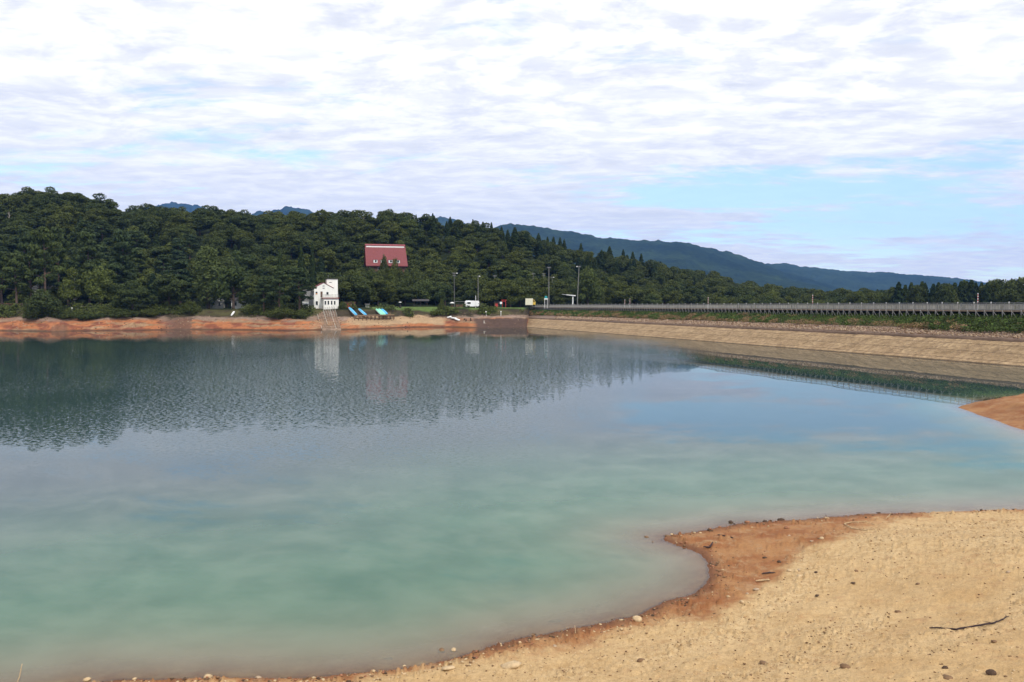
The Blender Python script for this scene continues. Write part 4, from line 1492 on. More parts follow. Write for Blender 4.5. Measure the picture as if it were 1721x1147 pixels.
def build_boathouse():
    rz = R(19)
    Yf = 256.0
    c = at_y(547, 520, Yf)
    gz = ground_at(547, Yf + 2)
    c.z = gz
    root = thing('boathouse', 'white boathouse with red gable roof, square tower and balcony on the far shore', 'building', c, rz)
    # local frame: x right along the front, y back, z up ; one picture pixel is about .185 m
    H1 = 6.4; ridge = 7.95
    W2 = MB()
    W2.prism([(-3.35, -1.2), (2.3, -1.2), (2.3, H1), (-.45, ridge), (-3.35, H1)], 0, 9.0)
    wall = W2.build('wall', M['white'], root)
    # tower, set back behind the gable
    t = MB(); t.box((2.35, 3.0, 4.0), (3.3, 3.4, 10.4)); t.build('tower', M['white'], root)
    t = MB(); t.box((2.35, 3.0, 9.28), (3.62, 3.72, .16)); t.box((2.35, 3.0, 9.40), (3.3, 3.4, .08)); t.build('tower_roof', M['dark_roof'], root)
    MB().box((1.75, 1.29, 8.2), (.75, .06, .16)).build('slit_window', M['glass'], root)
    # gable roof with overhang
    r = MB()
    for (x0, z0, x1, z1) in ((-3.75, H1 - .12, -.45, ridge + .06), (-.45, ridge + .06, 2.6, H1 - .02)):
        vs = []
        for y in (-.12, 9.3):
            vs += [(x0, y, z0), (x1, y, z1), (x1, y, z1 + .12), (x0, y, z0 + .12)]
        r.add(vs, [(0, 1, 2, 3), (7, 6, 5, 4), (0, 4, 5, 1), (1, 5, 6, 2), (2, 6, 7, 3), (3, 7, 4, 0)])
    r.build('roof', M['red_roof'], root)
    # ground floor room in front, its flat roof is the balcony
    e = MB(); e.box((1.45, -1.3, 1.05), (4.55, 2.6, 4.3)); e.build('front_room', M['white'], root)
    b = MB(); b.box((1.25, -1.45, 3.30), (5.15, 3.1, .20)); b.build('balcony', M['dark_roof'], root)
    fa = MB(); fa.box((1.25, -3.02, 3.30), (5.15, .04, .12)); fa.build('red_fascia', M['red'], root)
    rl = MB()
    for z in (3.55, 3.95, 4.4):
        rl.bar((-1.25, -2.9, z), (3.75, -2.9, z), .05, .05); rl.bar((-1.25, -2.9, z), (-1.25, -.05, z), .05, .05); rl.bar((3.75, -2.9, z), (3.75, 1.2, z), .05, .05)
    for k_ in range(26):
        rl.bar((-1.25 + k_ * .2, -2.9, 3.4), (-1.25 + k_ * .2, -2.9, 4.4), .025, .025)
    for k_ in range(6):
        rl.bar((-1.25 + k_ * 1.0, -2.9, 3.4), (-1.25 + k_ * 1.0, -2.9, 4.45), .06, .06)
    rl.build('balcony_railing', M['pale_metal'], root)
    for x in (-.30, .62, 1.60, 2.52):
        wall_window(root, x, 1.85, .46, 1.15, -2.6, 'white_paint')
    w_ = wall_window(root, -2.65, 4.85, .55, .85, 0)
    MB().box((-2.65, -.035, 4.62), (.53, .03, .38)).build('blind', M['orange_cloth'], w_)
    wall_window(root, -2.62, 1.75, .66, 1.15, 0)
    wall_window(root, .65, 4.75, .62, .85, 0)
    d = MB(); d.box((-1.15, -.03, 4.45), (.62, .08, 1.75)); d.build('balcony_door', M['brown'], root)
    for z in (7.05, 6.35):
        v = MB(); v.box((-.5, -.03, z), (.6, .08, .26))
        for q in (-.08, 0, .08):
            v.box((-.5, -.08, z + q), (.56, .03, .03))
        v.build('vent', M['grey_metal'], root)
    # side wall windows
    for y in (1.6, 3.2, 5.2):
        MB().box((-3.37, y, 4.9), (.06, .8, 1.1)).build('side_window', M['glass'], root)
    # grey roofed wing on the left
    g = MB(); g.box((-4.6, 6.4, 2.2), (2.4, 3.6, 6.8)); g.build('side_wing', M['grey_roof'], root)
    g = MB(); g.prism([(-6.3, 5.62), (-3.36, 6.25), (-3.36, 6.40), (-6.3, 5.77)], 4.2, 8.6); g.build('wing_roof', M['grey_roof'], root)
    # antenna mast
    a = MB(); a.tube([(1.2, 2.2, 9.2), (1.2, 2.2, 10.6)], .03, 5); a.tube([(.8, 2.2, 10.4), (1.6, 2.2, 10.4)], .02, 4); a.build('antenna', M['grey_metal'], root)


build_boathouse()


def build_shed():
    Y = 252.0
    p = spot(513.5, Y)
    root = thing('white_shed', 'small white block shed left of the white boathouse', 'shed', p, R(14))
    MB().box((0, 0, .9), (1.9, 1.8, 2.7)).build('wall', M['white'], root)
    MB().box((0, 0, 2.33), (2.1, 2.0, .14)).build('roof', M['grey_roof'], root)
    wall_window(root, .1, 1.1, .5, .55, -.9, 'grey_metal')
    p = spot(522, Y)
    o = thing('low_wall', 'short low white wall between the small shed and the boathouse', 'wall', p, R(14))
    MB().box((0, 0, .1), (2.0, .25, .7)).build('wall_body', M['white'], o)
    MB().box((0, 0, .48), (2.06, .31, .06)).build('coping', M['concrete'], o)


build_shed()


def build_slipway():
    Yb = float(yw(np.array([557.0]))[0])
    a0, a1 = at_z(541, 554.6, 0), at_z(573, 554.6, 0)
    b0, b1 = at_y(530, 520.5, 254.5), at_y(561, 520.5, 254.5)
    root = thing('slipway', 'worn slipway of pale rails climbing from the water to the white boathouse', 'slipway', (a0 + a1) / 2)
    o = root.location
    a0, a1, b0, b1 = [v - o for v in (a0, a1, b0, b1)]
    dn = (a0 - b0) * .12
    up = Vector((0, 0, .28))
    mb = MB()
    q = [a0 + dn, a1 + dn, b1, b0]
    top = [v + up for v in q]; bot = [v - Vector((0, 0, .8)) for v in q]
    mb.add(bot + top, [(3, 2, 1, 0), (4, 5, 6, 7), (0, 1, 5, 4), (1, 2, 6, 5), (2, 3, 7, 6), (3, 0, 4, 7)])
    mb.build('ramp', simple('worn_ramp', (.22, .155, .11), .95, .45, 1.2), root)
    for i in range(9):
        f = i / 8
        p0 = a0.lerp(a1, f) + Vector((0, 0, .36)); p1 = b0.lerp(b1, f) + Vector((0, 0, .36))
        if i in (3, 4):
            p0 = p0.lerp(p1, .22)
        mb = MB(); mb.bar(p0, p1, .16, .14)
        mb.build('rail', M['stone_a'] if i % 3 else M['concrete'], root)
    for i in range(3, 9):
        f = i / 8
        p0 = a0.lerp(a1, f).lerp(b0.lerp(b1, f), .55); p1 = b0.lerp(b1, f)
        mb = MB(); mb.tube([p0 + Vector((0, 0, .5)), p0 + Vector((0, 0, 1.05)), p1 + Vector((0, 0, 1.15)), p1 + Vector((0, 0, .5))], .06, 6)
        mb.build('pipe_handrail', M['pale_metal'], root)
    for k_ in range(7):
        f = .06 + k_ * .08
        mb = MB(); mb.bar(a0.lerp(b0, f) + Vector((0, 0, .33)), a1.lerp(b1, f) + Vector((0, 0, .33)), .14, .10)
        mb.build('sleeper', M['tan_wood'], root)


build_slipway()


# ------------------------------------------------------------------ boats and jetty
def hull_mesh(mat, L=4.6, W=1.15, D=.42):
    """an upturned flat bottomed skiff: bow at -x, keel up"""
    st = [(-.5, .16, .55), (-.44, .52, .78), (-.3, .86, .95), (-.1, 1, 1), (.15, 1, 1), (.35, .95, .98), (.5, .86, .92)]
    prof = [(-1, 0), (-.98, .35), (-.86, .85), (-.55, 1.0), (0, 1.06), (.55, 1.0), (.86, .85), (.98, .35), (1, 0)]
    vs, fs = [], []
    for x, ww, dd in st:
        for y, z in prof:
            vs.append((x * L, y * W / 2 * ww, z * D * dd))
    n = len(prof)
    for i in range(len(st) - 1):
        for j in range(n - 1):
            a = i * n + j
            fs.append((a, a + 1, a + n + 1, a + n))
    fs.append(tuple(reversed(range(n)))); fs.append(tuple(range((len(st) - 1) * n, len(st) * n)))
    mb = MB(); mb.add(vs, fs)
    rim = MB()
    for sgn in (-1, 1):
        rim.tube([(x * L, sgn * y_ * W / 2 * ww, .02) for (x, ww, dd) in st for y_ in (1.0,)], .035, 6)
    keel = MB(); keel.bar((-.4 * L, 0, D * 1.04), (.48 * L, 0, D * 1.06), .05, .05)
    return mb, rim, keel


def skiff(mat, top, bot, label, group=None, W=1.15, rimmat='white_paint', base_z=None):
    """top and bot are world points of the two ends"""
    d = (bot - top)
    L = d.length
    mb, rim, keel = hull_mesh(mat, L, W, W * .36)
    root = thing('rowing_boat', label, 'boat', (top + bot) / 2, 0, group)
    x = d.normalized()
    y = Vector((0, 0, 1)).cross(x).normalized()
    z = x.cross(y)
    root.rotation_mode = 'QUATERNION'
    root.rotation_quaternion = Matrix((x, y, z)).transposed().to_quaternion()
    mb.build('hull', M[mat], root, True)
    rim.build('gunwale', M[rimmat], root)
    keel.build('keel', M[mat], root)
    return root


for (p0, p1, mat, lab) in (((586.2, 517.2), (598.5, 530.0), 'blue_hull', 'bright blue upturned boat, leftmost on the jetty rack'),
                           ((602.5, 519.5), (614.5, 530.0), 'blue_hull', 'blue upturned boat second from the left on the jetty rack'),
                           ((631.8, 519.8), (642.0, 529.6), 'green_hull', 'mint green upturned boat, left one of the green pair on the jetty'),
                           ((636.4, 519.6), (646.4, 529.4), 'green_hull', 'mint green upturned boat between another mint boat and a blue one'),
                           ((640.8, 519.6), (650.2, 528.6), 'blue_hull', 'blue upturned boat, rightmost on the jetty beside the mint pair')):
    a = at_y(p0[0], p0[1], sh(p0[0], 12.4)); b = at_y(p1[0], p1[1], sh(p1[0], 6.6))
    skiff(mat, a, b, lab, 'upturned boats on the jetty rack', .95)


def build_jetty():
    a = at_y(596, 530.8, sh(598, 4.6)); b = at_y(661, 530.0, sh(661, 4.8))
    a.z = b.z = (a.z + b.z) / 2
    root = thing('jetty', 'low brown timber jetty on short piles under the upturned boats', 'jetty', (a + b) / 2)
    o = root.location
    a -= o; b -= o
    back = Vector((0, 2.4, .12))
    mb = MB()
    for i in range(40):
        p = a.lerp(b, (i + .5) / 40)
        mb.bar(p + Vector((0, -.1, 0)), p + back, (b - a).length / 40 * .86, .07)
    mb.build('deck', M['tan_wood'], root)
    bm_ = MB()
    bm_.bar(a + Vector((0, 0, -.12)), b + Vector((0, 0, -.12)), .12, .16); bm_.bar(a + back + Vector((0, -.3, -.14)), b + back + Vector((0, -.3, -.14)), .12, .16)
    bm_.build('beam', M['brown'], root)
    for i in range(11):
        p = a.lerp(b, i / 10)
        for yy in (0, 2.0):
            mb = MB(); mb.tube([p + Vector((0, yy, -.1)), p + Vector((0, yy, -1.5))], .11, 7)
            mb.build('pile', M['brown'], root)
    mb = MB()
    for i in range(4):
        p = b.lerp(a, .13) + Vector((-.3 + i * .28, 1.0, 0))
        mb.bar(p, p + Vector((.0, .15, .75)), .10, .10)
    mb.bar(b.lerp(a, .13) + Vector((-.35, 1.1, .7)), b.lerp(a, .13) + Vector((.65, 1.1, .7)), .1, .1)
    mb.build('mooring_rack', M['tan_wood'], root)


build_jetty()

for (p0, p1, Y0, Y1, lab) in (((751.5, 534.5), (759, 533.6), 6.6, 7.0, 'white upturned skiff, left one of three on the orange beach'),
                              ((757.5, 533.8), (766.5, 536.2), 6.2, 5.6, 'white upturned skiff, middle of three on the orange beach'),
                              ((764.5, 536.6), (771.5, 540.0), 5.4, 4.4, 'white upturned skiff, lowest of three on the orange beach')):
    a = at_y(*p0, sh(p0[0], Y0)); b = at_y(*p1, sh(p1[0], Y1))
    for v in (a, b):
        v.z = ground_at(px_of(v.x, v.y), v.y) + .06
    skiff('white_paint', a, b, lab, 'white skiffs on the orange beach', 1.0, 'grey_metal')
a = spot(388.6, float(yw(np.array([388.]))[0]) + 9.0, .15); b = spot(393.6, float(yw(np.array([394.]))[0]) + 10.5, .55)
skiff('white_paint', a, b, 'small white upturned skiff alone on the bank below the poplar tree', None, .7, 'grey_metal')


# ------------------------------------------------------------------ red roofed lodge
def build_lodge():
    rz = R(14)
    Y = LODGE_Y
    e = at_y(650.5, 447, Y)
    ground = ground_at(650, Y)
    root = thing('lodge', 'big dark red roofed lodge half way up the wooded hill', 'building', (e.x, e.y, e.z), rz)
    hw, D, H = 8.3, 6.4, 8.6
    mb = MB(); mb.box((0, D, -1.9), (2 * hw - 1.6, 2 * D - 2.0, 3.9))
    gbl = [(-hw + .9, 0), (hw - .9, 0)]
    mb.prism([(1.4, 0.02), (2 * D - 1.4, .02), (D, H - 1.6)], -hw + .9, hw - .9)
    # the gable prism is laid along x
    nv = []
    for i, v in enumerate(mb.v):
        nv.append(v if i < 8 else (v[1], v[0], v[2]))
    mb.v = nv
    mb.build('wall', M['brown'], root)
    r = MB()
    r.add([(-hw, 0, 0), (hw, 0, 0), (hw - .35, D - .25, H), (-hw + .05, D - .25, H), (-hw, .02, -.22), (hw, .02, -.22), (hw - .35, D - .25, H - .25), (-hw + .05, D - .25, H - .25)],
          [(0, 1, 2, 3), (7, 6, 5, 4), (0, 4, 5, 1), (1, 5, 6, 2), (2, 6, 7, 3), (3, 7, 4, 0)])
    r.add([(-hw, 2 * D, 0), (hw, 2 * D, 0), (hw - .35, D + .25, H), (-hw + .05, D + .25, H), (-hw, 2 * D, -.22), (hw, 2 * D, -.22), (hw - .35, D + .25, H - .25), (-hw + .05, D + .25, H - .25)],
          [(3, 2, 1, 0), (4, 5, 6, 7), (1, 5, 4, 0), (2, 6, 5, 1), (3, 7, 6, 2), (0, 4, 7, 3)])
    # standing seams
    for i in range(28):
        f = (i + .5) / 28
        x0 = -hw + 2 * hw * f; x1 = -hw + .05 + (2 * hw - .4) * f
        r.bar((x0, -.01, .04), (x1, D - .26, H + .03), .05, .06)
    roof = r.build('roof', M['red_roof'], root)
    cap = MB(); cap.box((-.15, D, H + .10), (2 * hw - .5, 1.3, .55)); cap.build('ridge_cap', simple('pale_red_ridge', (.42, .13, .14), .55, .1), roof)
    st = MB(); st.bar((-hw + .5, D * .905 - .28, H * .915), (hw - .8, D * .905 - .28, H * .915), .10, .55); st.build('snow_rail', M['white_paint'], roof)
    for x in (-4.5, -1.6, 1.5, 4.4):
        z = 1.75; y = z / H * D
        w_ = MB()
        w_.box((x, y - .1, z), (1.55, 1.1, 1.15))
        dorm = w_.build('dormer', M['white_paint'], roof)
        g = MB(); g.box((x + .1, y - .66, z + .05), (.7, .05, .8)); g.build('pane', M['glass'], dorm)
        g = MB(); g.box((x, y - .1, z + .62), (1.75, 1.3, .08)); g.build('dormer_roof', M['red_roof'], dorm)
    for x in (-3.0, -1.5, 0.2, 2.4, 4.4):
        wall_window(root, x, -1.1, .9, 1.3, 1.0)


build_lodge()
for (px, top, wpx, lab) in ((646, 424, 26, 'small tree in front of the red lodge roof, left of the pair'), (664, 427, 22, 'small tree in front of the red lodge roof, right of the pair')):
    Y = LODGE_Y - 8
    p = spot(px, Y, -.2)
    h = CAM_H + (514 - top) / F * Y - p.z
    plant('shrub', p, h, (wpx / F * Y) / (11.5 * h / 7.6), 'leaf', lab, None, 1 + (px > 650), True, 'tree')


# ------------------------------------------------------------------ houses among the trees
def house(px, Y, zb, wd, dp, hh, rz, label, roofmat='grey_roof', wallmat='offwhite', gable_front=False):
    p = Vector((xa(px) * Y, Y, zb if zb is not None else ground_at(px, Y)))
    root = thing('house', label, 'house', p, rz)
    mb = MB(); mb.box((0, 0, hh / 2 - 1), (wd, dp, hh + 2)); mb.build('wall', M[wallmat], root)
    r = MB()
    if gable_front:
        r.prism([(-wd / 2 - .4, hh - .15), (wd / 2 + .4, hh - .15), (0, hh + wd * .32)], -dp / 2 - .4, dp / 2 + .4)
    else:
        r.prism([(-dp / 2 - .5, hh - .15), (dp / 2 + .5, hh - .15), (0, hh + dp * .28)], -wd / 2 - .4, wd / 2 + .4)
        r.v = [(y, x, z) for x, y, z in r.v]
    r.build('roof', M[roofmat], root)
    n = max(2, int(wd // 2.2))
    for i in range(n):
        wall_window(root, -wd / 2 + wd * (i + .5) / n, hh * .55, .8, 1.1, -dp / 2)
    return root


house(71, 278, None, 8.0, 6, 4.2, R(10), 'pale house with grey roof behind the tall red trunked pine')
house(152, 306, None, 4.5, 6, 5.0, R(12), 'small pale house showing its gable above the bright green trees', gable_front=True)
house(121, 284, None, 4.5, 5, 4.2, R(8), 'pale roofed cottage tucked among the bright green trees', 'concrete')
house(296, 318, None, 4.0, 4, 3.2, R(5), 'tiny pale cabin on the slope left of the poplar', 'concrete')
house(365, 268, None, 4.4, 3.4, 2.4, R(8), 'grey cabin between the trunks below the poplar', 'grey_roof')
house(404, 269, None, 5.0, 3.4, 2.6, R(8), 'pale cabin between the trunks right of the poplar', 'dark_roof', 'white')


def hut(px, Y, wd, dp, hh, label, wallmat, roofmat, name='hut', door=True):
    p = spot(px, Y)
    root = thing(name, label, 'hut', p, R(10))
    mb = MB(); mb.box((0, 0, hh / 2 - .3), (wd, dp, hh + .6)); mb.build('wall', M[wallmat], root)
    MB().box((0, -.15, hh + .09), (wd + .5, dp + .7, .16)).build('roof', M[roofmat], root)
    if door:
        MB().box((-wd * .12, -dp / 2 - .02, hh * .43), (.85, .08, hh * .8)).build('door', M['red'], root)
        MB().box((wd * .28, -dp / 2 - .02, hh * .55), (.6, .08, .6)).build('window', M['glass'], root)
    return root


hut(588.5, sh(588, 17), 3.2, 2.4, 1.75, 'small brown timber hut right of the white boathouse', 'tan_wood', 'brown')
h_ = hut(617.5, sh(617, 17), 1.15, 1.0, .95, 'pale metal storage box on the lawn behind the boats', 'offwhite', 'grey_roof', 'storage_box', False)
MB().box((0, -.52, .45), (.9, .05, .7)).build('door', M['grey_metal'], h_)
h_['category'] = 'box'
hut(835, sh(835, 18), 1.7, 1.6, 1.8, 'dark brown kiosk under the dark tree near the dam end', 'brown', 'dark_roof', 'kiosk')


def build_shelter_picnic():
    p = spot(707, sh(707, 19))
    root = thing('picnic_shelter', 'dark open timber picnic shelter on the lawn below the lodge', 'shelter', p, R(8))
    for sx_ in (-2.3, 0, 2.3):
        for sy_ in (-1.1, 1.1):
            MB().box((sx_, sy_, .9), (.16, .16, 2.4)).build('post', M['dark'], root)
    r = MB(); r.prism([(-1.6, 2.0), (1.6, 2.0), (0, 2.7)], -2.9, 2.9); r.v = [(y, x, z) for x, y, z in r.v]
    r.build('roof', M['dark_roof'], root)
    MB().box((0, 0, .75), (3.2, .8, .08)).box((0, 0, .35), (.3, .5, .75)).build('table', M['dark'], root)
    for s in (-1, 1):
        b = MB(); b.box((0, s * .85, .42), (3.2, .32, .07)); b.box((-1.2, s * .85, .18), (.1, .28, .5)); b.box((1.2, s * .85, .18), (.1, .28, .5)); b.build('bench', M['dark'], root)


build_shelter_picnic()


def parasol(px, Y, h, r, label, base='dark'):
    p = spot(px, Y)
    root = thing('parasol', label, 'parasol', p)
    MB().lathe([(r, h - r * .42), (r * .96, h - r * .38), (r * .5, h - r * .15), (.05, h)], 10).build('canopy', M['white_paint'], root)
    MB().tube([(0, 0, -.2), (0, 0, h)], .04, 6).build('pole', M['grey_metal'], root)
    MB().lathe([(.42, -.1), (.42, .75), (.5, .8)], 10).build('table', M['teal'] if base == 'teal' else M[base], root)


parasol(672.5, sh(672, 16), 2.0, .55, 'small pale parasol over a dark stand on the lawn edge', 'dark')
parasol(760, sh(760, 17), 1.75, .9, 'wide white parasol left of the white spotted stall', 'brown')


def build_pergola():
    p = spot(772, sh(772, 18))
    root = thing('pergola', 'dark timber pergola between the white parasol and the spotted stall', 'pergola', p, R(6))
    for x in (-1.5, 0, 1.5):
        for y in (-.8, .8):
            MB().box((x, y, .85), (.11, .11, 2.1)).build('post', M['dark'], root)
    t = MB()
    for i in range(12):
        t.box((-1.7 + i * .31, 0, 1.97), (.07, 2.2, .08))
    t.box((0, -.8, 1.9), (3.6, .08, .07)); t.box((0, .8, 1.9), (3.6, .08, .07))
    t.build('roof', M['pale_metal'], root)
    MB().box((0, 0, .45), (2.4, .6, .9)).build('counter', M['brown'], root)


build_pergola()


def build_stall():
    """white stall with dark patches, on wheels"""
    Y = sh(793, 16.5)
    p = spot(793.5, Y)
    root = thing('vending_trailer', 'white food trailer with scattered black patches near the dam end', 'trailer', p, R(12))
    m, t, b = new_mat('patched_white')
    g = t.n('ShaderNodeTexCoord').outputs['Object']
    v = t.n('ShaderNodeTexVoronoi'); v.inputs['Scale'].default_value = 1.5
    t.l(t.vmath('ADD', g, t.vmath('MULTIPLY', t.noise(g, 2.2, 2, out=1), (.5, .5, .5))), v.inputs['Vector'])
    t.l(t.mix(t.ramp(v.outputs['Distance'], .20, .25), (.03, .03, .03, 1), (.8, .8, .8, 1)), b.inputs['Base Color'])
    b.inputs['Roughness'].default_value = .5
    k_ = MB()
    k_.prism([(-2.45, .55), (-2.3, .35), (1.9, .35), (2.25, .6), (2.3, 1.9), (2.1, 2.25), (-1.9, 2.35), (-2.4, 2.0)], -.9, .9)
    k_.build('body', m, root)
    MB().box((-1.2, -.93, 1.5), (1.1, .06, .6)).build('serving_hatch', M['glass'], root)
    MB().box((-1.2, -1.15, 1.84), (1.2, .5, .05)).build('awning', M['white_paint'], root)
    for x in (-1.3, 1.1):
        for y in (-.8, .8):
            w_ = MB(); w_.tube([(x, y - .1, .28), (x, y + .1, .28)], .32, 12); w_.build('wheel', M['tyre'], root)
    MB().bar((2.2, 0, .45), (3.0, 0, .42), .08, .08).build('tow_bar', M['grey_metal'], root)
    q = spot(805.5, Y + 2)
    o = thing('van', 'dark grey van parked behind the right end of the spotted trailer', 'van', q, R(70))
    c = MB(); c.prism([(-1.9, .35), (1.9, .35), (1.95, 1.0), (1.25, 1.15), (.8, 1.85), (-1.8, 1.9), (-1.95, 1.7)], -.8, .8); c.build('body', M['dark_roof'], o)
    s = MB(); s.prism([(-1.6, 1.2), (.95, 1.2), (.72, 1.72), (-1.6, 1.75)], -.82, .82); s.build('windows', M['glass'], o)
    for x in (-1.2, 1.2):
        for y in (-.75, .75):
            MB().tube([(x, y - .09, .3), (x, y + .09, .3)], .31, 12).build('wheel', M['tyre'], o)


build_stall()


def build_truck():
    q = Vector((xa(891) * 292, 292, 6.75))
    root = thing('box_van', 'cream box van with yellow nose at the left end of the dam', 'van', (q.x, q.y, q.z), R(-4))
    MB().box((-.35, 0, 1.62), (2.6, 1.7, 2.3)).build('box_body', simple('cream_paint', (.75, .72, .55), .5, .05), root)
    c = MB(); c.prism([(.98, .45), (1.85, .45), (1.9, 1.45), (1.45, 2.3), (.98, 2.4)], -.8, .8); c.build('cab', M['yellow'], root)
    g = MB(); g.prism([(1.15, 1.5), (1.72, 1.5), (1.42, 2.2), (1.15, 2.22)], -.82, .82); g.build('windows', M['glass'], root)
    for x in (-1.0, 1.35):
        for y in (-.75, .75):
            MB().tube([(x, y - .09, .33), (x, y + .09, .33)], .33, 12).build('wheel', M['tyre'], root)
    MB().box((.1, 0, .42), (3.2, 1.2, .12)).build('chassis', M['dark'], root)


build_truck()


def build_bus_shelter():
    Y = 300.0
    a = at_y(944.4, 495.2, Y); b = at_y(967, 497.2, Y)
    foot = at_y(962.6, 514, Y)
    root = thing('cantilever_shelter', 'pale flat roofed shelter on one post behind the dam railing', 'shelter', (foot.x, foot.y, foot.z - 1.2))
    o = root.location
    a, b = a - o, b - o
    r = MB()
    r.add([(a.x, -1.3, a.z), (b.x, -1.3, b.z - .22), (b.x, 1.3, b.z - .22), (a.x, 1.3, a.z), (a.x, -1.3, a.z + .12), (b.x, -1.3, b.z + .14), (b.x, 1.3, b.z + .14), (a.x, 1.3, a.z + .12)],
          [(3, 2, 1, 0), (4, 5, 6, 7), (0, 1, 5, 4), (1, 2, 6, 5), (2, 3, 7, 6), (3, 0, 4, 7)])
    r.build('roof', M['white_paint'], root)
    for y in (-.9, .9):
        MB().box((0, y, b.z / 2 - .1), (.30, .22, b.z)).build('post', M['white_paint'], root)
        MB().bar((0, y, b.z - .15), (a.x * .6, y, (a.z + b.z) / 2 - .05), .12, .16).build('rafter', M['white_paint'], root)
    MB().box((-1.5, .3, 1.6), (2.0, .4, .08)).box((-2.2, .3, 1.2), (.1, .35, .8)).box((-.8, .3, 1.2), (.1, .35, .8)).build('bench', M['brown'], root)


build_bus_shelter()


def build_signs():
    Y = 285.0
    p = at_y(917.6, 514, Y)
    root = thing('road_sign', 'teal topped white board sign on two posts behind the dam railing', 'sign', (p.x, p.y, p.z - 1))
    MB().box((-.45, 0, 1.7), (.12, .12, 3.4)).build('post', M['white_paint'], root)
    MB().box((.45, 0, 1.7), (.12, .12, 3.4)).build('post', M['white_paint'], root)
    MB().box((0, -.08, 3.3), (1.3, .06, .4)).build('white_board', M['white_paint'], root)
    MB().prism([(-.5, 3.5), (.5, 3.5), (.42, 4.15), (0, 4.4), (-.42, 4.15)], -.12, -.05).build('teal_board', M['teal'], root)
    p = spot(842, sh(842, 16.5))
    root = thing('notice_board', 'white notice board on a green post near the brown kiosk', 'sign', p)
    MB().box((0, 0, .7), (.12, .12, 1.8)).build('post', M['teal'], root)
    MB().box((0, -.07, 1.55), (.75, .06, .75)).build('board', M['white_paint'], root)
    p = spot(847, sh(847, 18))
    root = thing('wooden_gate', 'small red wooden gateway behind the white notice board', 'gate', p)
    for x in (-.6, .6):
        MB().tube([(x, 0, -.2), (x * .92, 0, 2.5)], .09, 7).build('post', M['red'], root)
    MB().box((0, 0, 2.5), (1.9, .16, .16)).build('lintel', M['red'], root)
    MB().box((0, 0, 2.05), (1.3, .12, .12)).build('tie_beam', M['red'], root)
    for (px, off, h, lean, lab) in ((817.8, 9.0, 1.25, .3, 'leaning white stake on the stony bank, left of the two'), (841.8, 9.0, 1.35, -.05, 'upright white stake on the stony bank, right of the two')):
        Y = float(yw(np.array([px]))[0]) + off
        p = spot(px, Y)
        root = thing('marker_stake', lab, 'stake', p, 0, 'white stakes on the stony bank')
        MB().bar((0, 0, -.2), (-lean * .7, 0, h), .2, .16).build('stake', M['white_paint'], root)
        MB().box((-lean * .7, -.02, h), (.36, .1, .32)).build('head', M['white_paint'], root)


build_signs()


# ------------------------------------------------------------------ poles
def utility_pole(px, top, Y, label, base=None, arms=1, lamp=None, lean=0.0, rad=.095, name='utility_pole', cat='pole', group=None):
    p = at_y(px, 514, Y)
    z0 = ground_at(px, Y) if base is None else base
    zt = CAM_H + (514 - top) / F * Y
    root = thing(name, label, cat, (p.x, p.y, z0), 0, group)
    h = zt - z0
    MB().tube([(0, 0, -.8), (lean * .5, 0, h * .5), (lean, 0, h)], [rad, rad * .85, rad * .65], 8).build('shaft', M['pole'], root)
    for k_ in range(arms):
        z = h - .35 - .85 * k_
        w_ = 1.3 if k_ == 0 else 1.0
        x = lean * z / h
        arm = MB(); arm.box((x, -.05, z), (w_, .12, .12)); a_ = arm.build('crossarm', M['grey_metal'], root)
        for q in (-.46, -.2, .2, .46):
            MB().lathe([(.06, 0), (.09, .08), (.05, .14), (.08, .2), (.03, .3)], 7, (x + q * w_, -.05, z + .06)).build('insulator', M['pole'], a_)
    if lamp:
        l_ = MB(); l_.tube([(lean, 0, h - .5), (lean + lamp * .45, -.1, h - .3), (lean + lamp * .95, -.2, h - .3)], .045, 6); arm = l_.build('lamp_arm', M['pole'], root)
        MB().lathe([(.12, -.14), (.26, -.10), (.28, .06), (.1, .16)], 9, (lean + lamp * 1.0, -.2, h - .3)).build('lamp_head', M['white_paint'], arm)
    return root


utility_pole(763.5, 458.5, 298, 'grey utility pole rising from the trees above the picnic shelter', None, 2, 1)
utility_pole(803.6, 463.5, sh(804, 19), 'tall lamp pole beside the spotted trailer', None, 0, .5, .0, .13, 'lamp_pole', 'pole')
utility_pole(831.5, 463, 306, 'thin dark utility pole in the trees right of the spotted trailer', None, 1, None, 0, .12)
utility_pole(895.9, 459.5, 340, 'thin utility pole leftmost behind the dam end', None, 1)
utility_pole(913.6, 459.5, 352, 'thin utility pole second from left behind the dam end', None, 2)
utility_pole(928, 465.5, 356, 'short utility pole just right of the tallest pole behind the dam end', None, 1, .6)
utility_pole(922.4, 449, 288, 'tallest pale straight pole behind the left end of the dam railing', 4.5, 1, None, 0, .16)
utility_pole(969.4, 447.4, 292, 'tall leaning pole with a lamp beside the cantilevered shelter', 4.5, 1, -.8, .75, .16)
utility_pole(1009.5, 472, 370, 'short pale pole with a crossarm in the trees right of the shelter', None, 1)
utility_pole(126, 457, 261, 'tall thin grey lamp post by the path on the left shore', None, 0, .4, 0, .09, 'lamp_post', 'lamp post')


def plain_post(px, top, Y, rad, label, base, name='white_post'):
    p = at_y(px, 514, Y)
    zt = CAM_H + (514 - top) / F * Y
    o = thing(name, label, 'post', (p.x, p.y, base))
    MB().tube([(0, 0, -.3), (0, 0, zt - base)], rad, 8).build('shaft', M['white_paint'], o)
    MB().lathe([(rad * 1.25, 0), (rad * 1.25, .12), (rad * .5, .2)], 8, (0, 0, zt - base - .1)).build('cap', M['grey_metal'], o)


